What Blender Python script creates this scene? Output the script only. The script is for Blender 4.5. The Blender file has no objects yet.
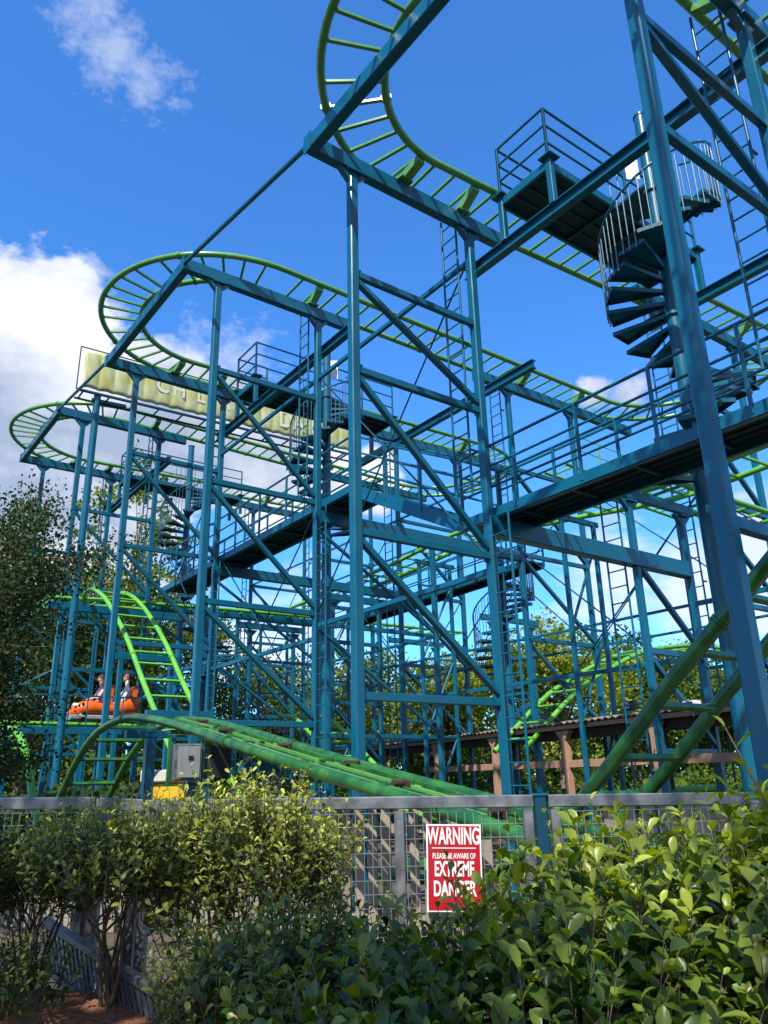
import bpy, math, random
import numpy as np
from mathutils import Vector, Matrix, Euler
random.seed(7); rng=np.random.default_rng(7)
PI=math.pi
S=bpy.context.scene; COL=S.collection
V=Vector

# ------------------------------------------------------------------ camera (calibrated)
FPX=767.88; PITCH=.332634539; ROLL=-.024376977; YAW=.638172628
cp,sp=math.cos(PITCH),math.sin(PITCH)
F=V((0,cp,sp)); U0=V((0,-sp,cp)); R0=V((1,0,0))
R=R0*math.cos(ROLL)+U0*math.sin(ROLL); Uv=-R0*math.sin(ROLL)+U0*math.cos(ROLL)
EYE=V((0,0,1.6))
cam=bpy.data.cameras.new('camera'); co=bpy.data.objects.new('camera',cam); COL.objects.link(co)
m=Matrix((R,Uv,-F)).transposed().to_4x4(); m.translation=EYE; co.matrix_world=m
cam.sensor_fit='HORIZONTAL'; cam.sensor_width=36; cam.lens=36*FPX/768; cam.clip_end=3000; cam.clip_start=.05
S.camera=co
# structure frame: a runs along the row of hairpins, b across it
ua=V((-math.sin(YAW),math.cos(YAW),0)); vb=V((math.cos(YAW),math.sin(YAW),0))
def P(a,b,z): return ua*a+vb*b+V((0,0,z))
Z=V((0,0,1))

# ------------------------------------------------------------------ materials
def mat(name,col,rough=.5,metal=0,noise=None,nscale=6,col2=None,bump=0,bscale=30,spec=.5,detail=5,stretch=None):
    m=bpy.data.materials.new(name); m.use_nodes=True; nt=m.node_tree; b=nt.nodes['Principled BSDF']
    b.inputs['Base Color'].default_value=(*col,1); b.inputs['Roughness'].default_value=rough; b.inputs['Metallic'].default_value=metal
    b.inputs['Specular IOR Level'].default_value=spec
    tc=nt.nodes.new('ShaderNodeNewGeometry'); src=tc.outputs['Position']
    if stretch:
        mp=nt.nodes.new('ShaderNodeMapping'); mp.inputs['Scale'].default_value=stretch; nt.links.new(src,mp.inputs[0]); src=mp.outputs[0]
    if col2:
        n=nt.nodes.new('ShaderNodeTexNoise'); n.inputs['Scale'].default_value=nscale; n.inputs['Detail'].default_value=detail; nt.links.new(src,n.inputs['Vector'])
        r=nt.nodes.new('ShaderNodeValToRGB'); lo,hi=noise or (.4,.65)
        r.color_ramp.elements[0].position=lo; r.color_ramp.elements[1].position=hi
        r.color_ramp.elements[0].color=(*col,1); r.color_ramp.elements[1].color=(*col2,1)
        nt.links.new(n.outputs['Fac'],r.inputs[0]); nt.links.new(r.outputs[0],b.inputs['Base Color'])
        rr=nt.nodes.new('ShaderNodeMapRange'); rr.inputs['To Min'].default_value=max(.05,rough-.08); rr.inputs['To Max'].default_value=min(1,rough+.15)
        nt.links.new(n.outputs['Fac'],rr.inputs[0]); nt.links.new(rr.outputs[0],b.inputs['Roughness'])
    if bump:
        n=nt.nodes.new('ShaderNodeTexNoise'); n.inputs['Scale'].default_value=bscale; n.inputs['Detail'].default_value=6; nt.links.new(src,n.inputs['Vector'])
        bp=nt.nodes.new('ShaderNodeBump'); bp.inputs['Strength'].default_value=bump; bp.inputs['Distance'].default_value=.02
        nt.links.new(n.outputs['Fac'],bp.inputs['Height']); nt.links.new(bp.outputs[0],b.inputs['Normal'])
    return m
def grime(m,col,sc=1.0,lo=.58,hi=.74,amt=.6):
    nt=m.node_tree; b=nt.nodes['Principled BSDF']; src=b.inputs['Base Color'].links[0].from_socket
    g=nt.nodes.new('ShaderNodeNewGeometry'); mp=nt.nodes.new('ShaderNodeMapping'); mp.inputs['Scale'].default_value=(9*sc,9*sc,.9*sc); nt.links.new(g.outputs['Position'],mp.inputs[0])
    n=nt.nodes.new('ShaderNodeTexNoise'); n.inputs['Scale'].default_value=1.4; n.inputs['Detail'].default_value=8; n.inputs['Roughness'].default_value=.65; nt.links.new(mp.outputs[0],n.inputs['Vector'])
    r=nt.nodes.new('ShaderNodeMapRange'); r.inputs['From Min'].default_value=lo; r.inputs['From Max'].default_value=hi; r.inputs['To Max'].default_value=amt; nt.links.new(n.outputs['Fac'],r.inputs[0])
    x=nt.nodes.new('ShaderNodeMix'); x.data_type='RGBA'; nt.links.new(r.outputs[0],x.inputs[0]); nt.links.new(src,x.inputs[6]); x.inputs[7].default_value=(*col,1); nt.links.new(x.outputs[2],b.inputs['Base Color'])
def leafmat(name,c_old,c_young,rough=.4,trans=.35,rand=.35,spec=.5):
    m=bpy.data.materials.new(name); m.use_nodes=True; nt=m.node_tree; b=nt.nodes['Principled BSDF']; out=nt.nodes['Material Output']
    at=nt.nodes.new('ShaderNodeAttribute'); at.attribute_name='age'
    g=nt.nodes.new('ShaderNodeNewGeometry')
    mx=nt.nodes.new('ShaderNodeMix'); mx.data_type='RGBA'; mx.inputs[6].default_value=(*c_old,1); mx.inputs[7].default_value=(*c_young,1)
    nt.links.new(at.outputs['Fac'],mx.inputs[0])
    hs=nt.nodes.new('ShaderNodeHueSaturation'); mr=nt.nodes.new('ShaderNodeMapRange'); mr.inputs['To Min'].default_value=1-rand; mr.inputs['To Max'].default_value=1+rand
    nt.links.new(g.outputs['Random Per Island'],mr.inputs[0]); nt.links.new(mr.outputs[0],hs.inputs['Value']); nt.links.new(mx.outputs[2],hs.inputs['Color'])
    nt.links.new(hs.outputs[0],b.inputs['Base Color']); b.inputs['Roughness'].default_value=rough; b.inputs['Specular IOR Level'].default_value=spec
    t=nt.nodes.new('ShaderNodeBsdfTranslucent'); h2=nt.nodes.new('ShaderNodeHueSaturation'); h2.inputs['Saturation'].default_value=1.15; h2.inputs['Value'].default_value=1.6
    nt.links.new(hs.outputs[0],h2.inputs['Color']); nt.links.new(h2.outputs[0],t.inputs['Color'])
    ms=nt.nodes.new('ShaderNodeMixShader'); ms.inputs[0].default_value=trans
    nt.links.new(b.outputs[0],ms.inputs[1]); nt.links.new(t.outputs[0],ms.inputs[2]); nt.links.new(ms.outputs[0],out.inputs['Surface'])
    return m
M={}
M['blue']=mat('teal_blue_paint',(.0008,.088,.155),.27,0,(.35,.75),2.2,(.0015,.108,.18),.02,60,spec=.5)
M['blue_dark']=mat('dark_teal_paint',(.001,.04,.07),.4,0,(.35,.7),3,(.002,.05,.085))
M['grate']=mat('walkway_grating',(.012,.03,.04),.7,0,(.4,.6),8,(.02,.045,.055),.3,80)
M['green']=mat('weathered_green_rail_paint',(.085,.26,.055),.26,0,(.35,.7),1.7,(.13,.34,.08),.05,40,spec=.6)
M['lime']=mat('lime_green_rail_paint',(.15,.46,.045),.32,0,(.3,.7),2,(.10,.36,.04),.05,40)
M['deepgreen']=mat('deep_green_paint_shade_mottle',(.010,.085,.018),.28,0,(.35,.65),5,(.035,.17,.025),.06,25,spec=.6)  # green paint whose dark and light mottle stands in for dappled shade
M['galv']=mat('galvanised_steel',(.10,.11,.12),.45,.6,(.3,.7),9,(.26,.28,.30),.08,50)
M['steel']=mat('bright_steel',(.16,.24,.28),.25,.75)
M['wire']=mat('galvanised_wire',(.42,.44,.45),.4,.7)
M['brown']=mat('brown_painted_timber',(.36,.19,.13),.65,0,(.3,.7),9,(.44,.26,.18),.2,25,stretch=(1,1,.3))
M['roof']=mat('weathered_shed_roof',(.32,.28,.24),.7,0,(.35,.65),5,(.12,.09,.07),.3,15)
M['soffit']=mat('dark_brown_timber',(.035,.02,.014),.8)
M['plank']=mat('tan_fence_plank',(.22,.19,.14),.8,0,(.3,.7),6,(.30,.26,.20),.3,30,stretch=(1,1,.15))
M['red']=mat('sign_red',(.42,.008,.02),.35,0,(.45,.7),14,(.30,.02,.03))
M['white']=mat('sign_white',(.78,.78,.76),.45)
M['orange']=mat('orange_fibreglass',(.75,.13,.01),.25,0,(.3,.7),5,(.68,.11,.01))
M['black']=mat('black_rubber',(.015,.015,.016),.6)
M['cabinet']=mat('grey_enamel',(.40,.41,.42),.35,.3,(.3,.7),5,(.33,.34,.35))
M['yellow']=mat('yellow_paint',(.75,.48,.02),.5,0,(.3,.7),5,(.65,.40,.02))
M['cream']=mat('off_white_paint',(.62,.60,.55),.6,0,(.3,.7),5,(.52,.5,.45))
M['banner']=mat('yellow_banner_vinyl',(.42,.43,.12),.5,0,(.35,.65),2.5,(.52,.52,.32),.15,12)
M['bannerwhite']=mat('banner_white_print',(.64,.64,.50),.5)
M['rust']=mat('rusty_clamp',(.10,.05,.035),.6,.3,(.3,.7),20,(.03,.025,.02))
M['skin']=mat('skin',(.55,.33,.25),.6); M['shirt']=mat('white_shirt',(.7,.68,.66),.8); M['shirt2']=mat('pink_shirt',(.6,.35,.38),.8)
M['trouser']=mat('dark_trousers',(.04,.05,.08),.8); M['hair']=mat('brown_hair',(.05,.03,.02),.7); M['cap']=mat('red_cap',(.3,.05,.05),.7)
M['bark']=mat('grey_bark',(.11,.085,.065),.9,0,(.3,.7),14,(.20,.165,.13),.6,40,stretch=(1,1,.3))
M['twig']=mat('pale_twig',(.07,.05,.035),.9,0,(.3,.7),25,(.17,.125,.085),.4,80)
M['redbox']=mat('red_panel',(.5,.03,.03),.5); M['bluebox']=mat('blue_panel',(.03,.10,.4),.5)

grime(M['blue'],(.012,.045,.06)); grime(M['green'],(.05,.07,.03),.8,.55,.75,.55); grime(M['lime'],(.08,.14,.04),.8,.58,.78,.5); grime(M['deepgreen'],(.02,.03,.015),.6,.5,.72,.7)
grime(M['cabinet'],(.12,.11,.10),1.5,.5,.75,.6)
LOC={}
def tag(o,label=None,cat=None,group=None,kind=None):
    if label: o['label']=label
    if cat: o['category']=cat
    if group: o['group']=group
    if kind: o['kind']=kind
    return o
def thing(name,label,cat,loc=(0,0,0),group=None):
    o=bpy.data.objects.new(name,None); COL.objects.link(o); o.location=loc; o.empty_display_size=.2
    LOC[o.name]=V(loc); return tag(o,label,cat,group)

class MB:
    def __init__(s): s.v=[]; s.f=[]; s.sm=[]
    def raw(s,vs,fs,smooth=False):
        o=len(s.v); s.v+= [tuple(x) for x in vs]; s.f+=[tuple(i+o for i in f) for f in fs]; s.sm+=[smooth]*len(fs)
    def bar(s,p0,p1,w,h=None,up=None,ch=None):
        p0=V(p0);p1=V(p1); h=h or w; d=(p1-p0)
        if d.length<1e-5: return
        d.normalize(); up=V(up) if up else (Z if abs(d.z)<.95 else ua)
        x=d.cross(up).normalized(); y=x.cross(d).normalized()
        c=ch if ch is not None else min(w,h)*.09
        a,b=w/2,h/2
        sec=[(-a+c,-b),(a-c,-b),(a,-b+c),(a,b-c),(a-c,b),(-a+c,b),(-a,b-c),(-a,-b+c)] if c>0 else [(-a,-b),(a,-b),(a,b),(-a,b)]
        n=len(sec); vs=[p+x*u+y*t for p in (p0,p1) for u,t in sec]
        fs=[(i,(i+1)%n,(i+1)%n+n,i+n) for i in range(n)]+[tuple(range(n))[::-1],tuple(range(n,2*n))]
        s.raw(vs,fs)
    def tube(s,pts,r,n=10,caps=True,ups=None):
        pts=[V(p) for p in pts]; rs=r if isinstance(r,(list,tuple)) else [r]*len(pts)
        vs=[];L=len(pts); px=None
        for i,p in enumerate(pts):
            d=(pts[min(i+1,L-1)]-pts[max(i-1,0)]); 
            if d.length<1e-7: d=V((0,0,1))
            d.normalize()
            if px is None:
                up=Z if abs(d.z)<.9 else V((1,0,0)); px=d.cross(up).normalized()
            px=(px-d*px.dot(d)).normalized(); y=d.cross(px)
            for k in range(n):
                t=2*PI*k/n; vs.append(p+(px*math.cos(t)+y*math.sin(t))*rs[i])
        fs=[(i*n+k,i*n+(k+1)%n,(i+1)*n+(k+1)%n,(i+1)*n+k) for i in range(L-1) for k in range(n)]
        s.raw(vs,fs,True)
        if caps: s.raw(vs[:n],[tuple(range(n))[::-1]]); s.raw(vs[-n:],[tuple(range(n))])
    def box(s,c,sz,ax=None,ch=.0):
        ax=ax or (V((1,0,0)),V((0,1,0)),Z); c=V(c)
        s.bar(c-ax[0]*sz[0]/2,c+ax[0]*sz[0]/2,sz[1],sz[2],up=ax[2],ch=ch)
    def prism(s,poly,off):
        off=V(off); n=len(poly); vs=[V(p) for p in poly]+[V(p)+off for p in poly]
        s.raw(vs,[(i,(i+1)%n,(i+1)%n+n,i+n) for i in range(n)]+[tuple(range(n))[::-1],tuple(range(n,2*n))])
    def build(s,name,m,parent=None,origin=None):
        me=bpy.data.meshes.new(name); org=LOC.get(parent.name,V((0,0,0))) if parent else V(origin or (0,0,0))
        A=np.array([tuple(x) for x in s.v],dtype=float)-np.array(org)
        me.from_pydata(A.tolist(),[],s.f); me.polygons.foreach_set('use_smooth',s.sm)
        bmfix(me)
        if m: me.materials.append(m)
        o=bpy.data.objects.new(name,me); COL.objects.link(o)
        if parent: o.parent=parent; LOC[o.name]=org
        else: o.location=org; LOC[o.name]=org
        return o
import bmesh
def bmfix(me):
    b=bmesh.new(); b.from_mesh(me); bmesh.ops.recalc_face_normals(b,faces=b.faces); b.to_mesh(me); b.free()
def inst(src,mw,parent):
    """a copy of part src placed at world matrix mw under parent"""
    c=src.copy(); COL.objects.link(c); c.parent=parent; c.matrix_local=Matrix.Translation(-LOC[parent.name])@mw; LOC[c.name]=LOC[parent.name]; return c
def basis(x,y,z,o):
    m=Matrix((x,y,z)).transposed().to_4x4(); m.translation=o; return m
def unit(name,mb,m):
    """mesh template kept out of the scene until copied"""
    me=bpy.data.meshes.new(name); me.from_pydata([tuple(x) for x in mb.v],[],mb.f); me.polygons.foreach_set('use_smooth',mb.sm); bmfix(me)
    if m: me.materials.append(m)
    return bpy.data.objects.new(name,me)

# ------------------------------------------------------------------ world, sun
SUN_EL=math.radians(50); SUN_AZ=math.radians(199)   # compass, clockwise from +Y
sd=V((math.sin(SUN_AZ)*math.cos(SUN_EL),math.cos(SUN_AZ)*math.cos(SUN_EL),math.sin(SUN_EL)))
w=bpy.data.worlds.new('World'); S.world=w; w.use_nodes=True; nt=w.node_tree; N=nt.nodes; Lk=nt.links
bg=N['Background']; sky=N.new('ShaderNodeTexSky'); sky.sky_type='NISHITA'; sky.sun_disc=False
sky.sun_elevation=SUN_EL; sky.sun_rotation=SUN_AZ; sky.air_density=1.0; sky.dust_density=.15; sky.ozone_density=3.0
tc=N.new('ShaderNodeTexCoord'); nrm=N.new('ShaderNodeVectorMath'); nrm.operation='NORMALIZE'; Lk.new(tc.outputs['Generated'],nrm.inputs[0])
def px_dir(x,y):
    d=F+R*((x-384)/FPX)-Uv*((y-512)/FPX); return d.normalized()
def math_(op,a,b=None,clamp=False):
    n=N.new('ShaderNodeMath'); n.operation=op; n.use_clamp=clamp
    for i,t in enumerate((a,b)):
        if t is None: continue
        if isinstance(t,(int,float)): n.inputs[i].default_value=t
        else: Lk.new(t,n.inputs[i])
    return n.outputs[0]
def cloud(dirs,base,scale,sharp,detail=9,stretch=(1,1,1.6),off=0,rough=.58):
    """density of one cloud bank: soft lumps of sky directions broken up by noise"""
    acc=None
    for d,rad,wt in dirs:
        dp=N.new('ShaderNodeVectorMath'); dp.operation='DISTANCE'; Lk.new(nrm.outputs[0],dp.inputs[0]); dp.inputs[1].default_value=d
        q=math_('MULTIPLY',math_('SUBTRACT',1.0,math_('DIVIDE',dp.outputs['Value'],rad)),wt)
        acc=q if acc is None else math_('MAXIMUM',acc,q)
    mp=N.new('ShaderNodeMapping'); mp.inputs['Scale'].default_value=stretch; mp.inputs['Location'].default_value=(off,off*.7,off*.3); Lk.new(nrm.outputs[0],mp.inputs[0])
    ns=N.new('ShaderNodeTexNoise'); ns.inputs['Scale'].default_value=scale; ns.inputs['Detail'].default_value=detail; ns.inputs['Roughness'].default_value=rough; Lk.new(mp.outputs[0],ns.inputs['Vector'])
    t=math_('ADD',acc,math_('MULTIPLY',math_('SUBTRACT',ns.outputs['Fac'],.5),base))
    return math_('MULTIPLY',t,sharp,True),ns.outputs['Fac'],mp.outputs[0]
big,bn,bm_=cloud([(px_dir(-40,400),.185,1.0),(px_dir(30,340),.10,.8),(px_dir(20,440),.17,1),(px_dir(-120,520),.35,1),(px_dir(60,305),.055,.8),(px_dir(150,400),.085,.85),(px_dir(190,440),.10,.95),(px_dir(275,465),.09,1.0),(px_dir(330,475),.055,.55),(px_dir(370,480),.05,.6),(px_dir(630,400),.03,.25),(px_dir(596,388),.025,.18)],.85,9,9.0,off=3.1,detail=12,rough=.6)
wis,_,_=cloud([(px_dir(92,10),.042,.5),(px_dir(112,50),.045,.52),(px_dir(150,80),.040,.40),(px_dir(230,362),.065,.5),(px_dir(190,350),.04,.4)],1.5,34,1.9,off=1.3,rough=.68)
low,_,_=cloud([(px_dir(620,575),.08,.7),(px_dir(700,590),.09,.75),(px_dir(760,560),.10,.8),(px_dir(600,600),.07,.5),(px_dir(250,655),.08,.8),(px_dir(300,640),.10,.5),(px_dir(760,610),.06,.6)],1.1,14,2.0,stretch=(1,1,3.2),off=5)
rear,_,_=cloud([(V((-.35,-.85,.35)).normalized(),.95,1.0),(V((.8,-.5,.3)).normalized(),.6,.8)],1.2,4,2.5,off=7.7)  # unseen cloud bank behind the camera, added for white fill light
# shading of the cloud itself: bluish-grey hollows between white lumps
n2=N.new('ShaderNodeTexNoise'); n2.inputs['Scale'].default_value=5; n2.inputs['Detail'].default_value=6; n2.inputs['Roughness'].default_value=.55
mp2=N.new('ShaderNodeMapping'); mp2.inputs['Location'].default_value=(.3,.9,.35); Lk.new(bm_,mp2.inputs[0]); Lk.new(mp2.outputs[0],n2.inputs['Vector'])
cr=N.new('ShaderNodeValToRGB'); cr.color_ramp.elements[0].position=.38; cr.color_ramp.elements[0].color=(3.2,3.8,5.0,1); cr.color_ramp.elements[1].position=.60; cr.color_ramp.elements[1].color=(8.0,8.1,8.4,1)
Lk.new(n2.outputs['Fac'],cr.inputs[0])
def mixc(fac,a,b):
    n=N.new('ShaderNodeMix'); n.data_type='RGBA'
    Lk.new(fac,n.inputs[0]) if not isinstance(fac,float) else None
    if isinstance(a,tuple): n.inputs[6].default_value=a
    else: Lk.new(a,n.inputs[6])
    if isinstance(b,tuple): n.inputs[7].default_value=b
    else: Lk.new(b,n.inputs[7])
    return n.outputs[2]
hs=N.new('ShaderNodeMix'); hs.data_type='RGBA'; hs.blend_type='MULTIPLY'; hs.inputs[0].default_value=1; Lk.new(sky.outputs[0],hs.inputs[6]); hs.inputs[7].default_value=(.62,1.40,2.2,1)
c=mixc(math_('MULTIPLY',wis,.42),hs.outputs[2],(6.6,7.0,7.8,1))
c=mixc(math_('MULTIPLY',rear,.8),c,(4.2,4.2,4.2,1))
c=mixc(math_('MULTIPLY',low,.8),c,(7,7.3,8,1))
c=mixc(math_('MULTIPLY',big,.93),c,cr.outputs[0])
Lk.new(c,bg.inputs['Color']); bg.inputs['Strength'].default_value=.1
sl=bpy.data.lights.new('sun','SUN'); sl.energy=4.9; sl.angle=math.radians(.53); sl.color=(1,.95,.86)
so=bpy.data.objects.new('sun',sl); COL.objects.link(so); so.rotation_euler=sd.to_track_quat('Z','Y').to_euler(); so.location=(0,0,40)
S.view_settings.view_transform='Standard'; S.view_settings.look='None'; S.view_settings.exposure=0.5; S.view_settings.gamma=1
S.cycles.max_bounces=6; S.cycles.transparent_max_bounces=8; S.cycles.caustics_reflective=False; S.cycles.caustics_refractive=False

# ------------------------------------------------------------------ ground
def plane_grid(name,fn,xs,ys,m,kind='structure'):
    mb=MB(); vs=[(x,y,fn(x,y)) for y in ys for x in xs]; nx=len(xs)
    mb.raw(vs,[(j*nx+i,j*nx+i+1,(j+1)*nx+i+1,(j+1)*nx+i) for j in range(len(ys)-1) for i in range(nx-1)],True)
    o=mb.build(name,m); o['kind']=kind; return o
g=mat('ground_soil_grass',(.045,.05,.02),.95,0,(.4,.6),1.2,(.10,.075,.05),.5,8)
plane_grid('ground',lambda x,y:0.0,[-900,-200,-60,-20,0,20,60,200,900],[-300,-40,0,20,40,80,200,600,1500],g)
mulch=mat('red_brown_mulch',(.24,.085,.035),.95,0,(.35,.6),30,(.42,.19,.10),1.0,90,detail=8)
def bedz(x,y):
    t=min(1,max(0,(4.9-y)/.35)); return .02+.62*t+(.03*math.sin(x*5)*math.cos(y*4) if t>0 else 0)
plane_grid('planting_bed',bedz,list(np.linspace(-6,6,49)),list(np.linspace(-1.0,5.2,40)),mulch)
path=mat('concrete_path',(.30,.29,.27),.85,0,(.35,.65),3,(.22,.21,.2),.2,30)
plane_grid('path',lambda x,y:.03,[-9,9],[5.25,7.2],path)

# ------------------------------------------------------------------ coaster support towers
ROW=[3.03+5.167*i for i in range(-1,6)]     # K(-2.1) D A C E F G
aD,aA,aC,aE,aF,aG=ROW[1:]
BF,BR=5.6,8.12
ZT={aD:10.78,aA:10.97,aC:11.93,aE:12.12,aF:12.84,aG:13.05}
T=.14
nth=['nearest the camera, rising beside the nearest spiral stair','under the nearest hairpin, its post in the middle of the view','holding the upper leg of the second hairpin','holding the lower leg of the second hairpin before the yellow banner','holding the inner leg of the farthest hairpin','at the far left end, carrying the outermost hairpin']
def tower(a,zt,bs,b_beam,levels,name_label,front=True,beams=True,post_w=T):
    t=thing('support_tower',name_label,'support tower',P(a,bs[0],0),'teal steel support towers under the track')
    zb=zt-.14
    for b in bs:
        mb=MB(); mb.bar(P(a,b,0),P(a,b,zb-.002),post_w,post_w,up=vb,ch=.014)
        if beams:
            for s in (-1,1):  # haunches
                mb.prism([P(a-post_w*.35,b+s*(post_w/2-.01),zb-.22),P(a-post_w*.35,b+s*(post_w/2-.01),zb-.002),P(a-post_w*.35,b+s*(post_w/2+.2),zb-.002)],ua*post_w*.7)
        mb.box(P(a,b,.02),(post_w*2.4,post_w*2.4,.04),(ua,vb,Z))
        o=mb.build('column',M['blue'],t)
    if beams:
        mb=MB(); b0,b1=b_beam
        mb.bar(P(a,b0,zt),P(a,b1,zt),.17 if post_w>.125 else .11,.28 if post_w>.125 else .2,up=Z,ch=.012)
        mb.bar(P(a,b0-.012,zt),P(a,b0,zt),.21 if post_w>.125 else .13,.33 if post_w>.125 else .24,up=Z,ch=.004)
        for b in bs: mb.box(P(a,b,zt-.165),(.24,.26,.03),(ua,vb,Z),ch=.003)
        mb.build('cross_beam',M['blue'],t)
    lv=levels
    h=post_w/2
    for i,z in enumerate(lv):
        if z>zb-.5: break
        mb=MB(); mb.bar(P(a,bs[0]+h,z),P(a,bs[1]-h,z),.09,.11,up=Z,ch=.008)
        for b,s in ((bs[0]+h,1),(bs[1]-h,-1)): mb.box(P(a,b+s*.03,z),(.02,.10,.22),(ua,vb,Z))
        mb.build('brace',M['blue'],t)
        if i>0 and not (a==aD and i==1):
            mb=MB(); mb.bar(P(a,bs[0]+h,z-.12),P(a,bs[1]-h,lv[i-1]+.14),.085,.10,up=ua,ch=.008); mb.build('diagonal_brace',M['blue'],t)
    return t
def ladder(a,b,z0,z1,label,da=.38,off=(0,0)):
    t=thing('access_ladder',label,'ladder',P(a,b,z0),'ladders fixed to the tower posts')
    for s in (0,1):
        mb=MB(); mb.tube([P(a+s*da,b,z0),P(a+s*da,b,z1)],.02,8); mb.build('side_rail',M['blue'],t)
    mb=MB(); mb.tube([V((0,0,0)),V((0,da,0))],.013,6); src=unit('rung',mb,M['blue'])
    z=z0+.2
    while z<z1-.05:
        inst(src,basis(vb,ua,Z,P(a,b,z)),t); z+=.3
    zz=z0+.8
    while zz<z1-1:
        mb=MB(); mb.bar(P(a,b,zz),P(a-.0,b+.14,zz),.03,.03); zz+=2.0; mb.build('wall_bracket',M['blue'],t)
LA=[2.58,4.77,7.25,8.9]; LC=[2.6,4.8,7.22,9.7]
for k,a in enumerate((aD,aA,aC,aE,aF,aG)):
    lv=LA if k==1 else LC
    if k==0: lv=[3.45,7.45,8.9]
    if k>=3: lv=[2.6,4.8,7.2,9.7]
    tower(a,ZT[a],(BF,BR),(4.77,9.05),lv,'teal support tower '+nth[k])
lad=['beside the nearest front tower at the upper right','beside the tower post right of the centre of the view','left of the post under the second hairpin','beside the post behind the second hairpin','beside the fourth front tower at the left','on the far left tower']
for k,a in enumerate((aD,aA,aC,aE,aF,aG)):
    zl=7.3 if k>=2 else 5.7
    ladder(a+.16,BR-.16,zl+.1,ZT[a]+.35,'ladder '+lad[k])
    ladder(a-.52,BR-.10,.35,zl-.3,'ground ladder '+lad[k])
back=['behind the spiral stair column at the right edge','right of the centre, its two thin posts against blue sky','just left of the tower post in the middle right','in the thick of the posts at the centre','seen between the posts left of centre','far back at the left']
for k,a in enumerate((aA,aC,aE,aF,aG)):
    bs=(14.3,16.9); z={aA:11.55,aC:11.9,aE:12.25,aF:12.8,aG:12.95}[a]
    tower(a,z,bs,(13.1,19.8),[2.6,4.8,7.0,9.4],'rear teal support tower '+back[k+0],post_w=.13)
    ladder(a+.16,bs[0]-.14,.4,z+.3,'ladder on rear tower '+back[k])
# lower straight on tower A : posts under the level-seven track
for k,(a,z) in enumerate(((aA,6.55),(aE,6.6),(aF,6.6))):
    for j,bs in enumerate(((11.78,13.46),(18.2,20.0))):
        tower(a,z,bs,(bs[0]-.5,bs[1]+.4),[1.9,3.6,5.3],['slim teal support tower '+q for q in ('right of centre, ladder on its left post','at the far right behind the shed roof','between the posts at the centre','seen low behind the centre posts','left of centre under the low track','far left behind the low track')][k*2+j],post_w=.12)
ladder(aA+.14,11.64,.4,6.6,'teal rung ladder on the slim tower right of centre')
# outrigger beams joining the beam ends of each hairpin, and tie rods between hairpins
for (a0,a1,lab) in ((aD,aA,'nearest hairpin at the top of the view'),(aC,aE,'second hairpin, crossing in front of its loop'),(aF,aG,'farthest hairpin at the left')):
    mb=MB(); mb.bar(P(a0+.088,4.86,ZT[a0]),P(a1-.088,4.86,ZT[a1]),.17,.26,up=Z,ch=.014)
    o=mb.build('outrigger_beam',M['blue'],origin=P(a0,4.86,ZT[a0])); tag(o,'teal box beam joining the two beam ends under the '+lab,'beam','outrigger beams of the hairpins')
for (a0,a1,lab) in ((aA,aC,'first and second hairpins, crossing open sky'),(aE,aF,'second and farthest hairpins at the left')):
    mb=MB(); mb.tube([P(a0+.1,4.8,ZT[a0]),P(a1-.1,4.8,ZT[a1])],.045,8)
    o=mb.build('tie_rod',M['blue'],origin=P(a0,4.8,ZT[a0])); tag(o,'thin teal tie rod between the '+lab,'tie rod','tie rods between hairpins')
# long horizontal ties along the rows
def tie(a0,a1,b,z,lab,w=.07,h=.09,z1=None):
    mb=MB(); mb.bar(P(a0,b,z),P(a1,b,z if z1 is None else z1),w,h,up=Z,ch=.006)
    tag(mb.build('tie_beam',M['blue'],origin=P(a0,b,z)),lab,'tie beam','long tie beams between towers')
tie(aA+.08,aC-.08,BR,10.22,'teal tie beam sloping across the sky right of the middle post')
tie(aC+.08,aE-.08,BR,10.22,'teal tie beam behind the post of the second hairpin')
tie(aD+.08,aA-.08,13.40,4.6,'thin horizontal tie low in the sky gap at the right')
tie(aA+.08,16.0,13.40,3.6,'thin horizontal tie just above the yellow-green tree')
tie(aD-3,aA-.08,13.55,3.4,'thin horizontal tie behind the low green hump',.06,.06)
tie(aA+.08,aC-.08,BR,4.55,'teal tie beam low between the centre posts')
tie(aC+.08,aE-.08,BR,4.3,'teal tie beam rising behind the second hairpin posts')
tie(aE+.08,aF-.08,BR,4.5,'teal tie beam low at the left')
mb=MB(); mb.bar(P(aA,BR+.07,5.27),P(aA,13.39,5.27),.2,.3,up=Z,ch=.012)
tag(mb.build('walkway_girder',M['blue'],origin=P(aA,BR,5.15)),'deep teal girder with diagonal shadows running right from under the walkway','girder','walkway girders')
for a,lab in ((aC,'under the upper walkway right of the second hairpin'),(aE,'under the upper walkway at the left'),(aF,'under the far left end of the upper walkway')):
    mb=MB(); mb.bar(P(a,BR+.07,6.92),P(a,14.2,6.92),.16,.26,up=Z,ch=.012)
    tag(mb.build('walkway_girder',M['blue'],origin=P(a,BR,6.9)),'teal girder running back '+lab,'girder','walkway girders')
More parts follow.
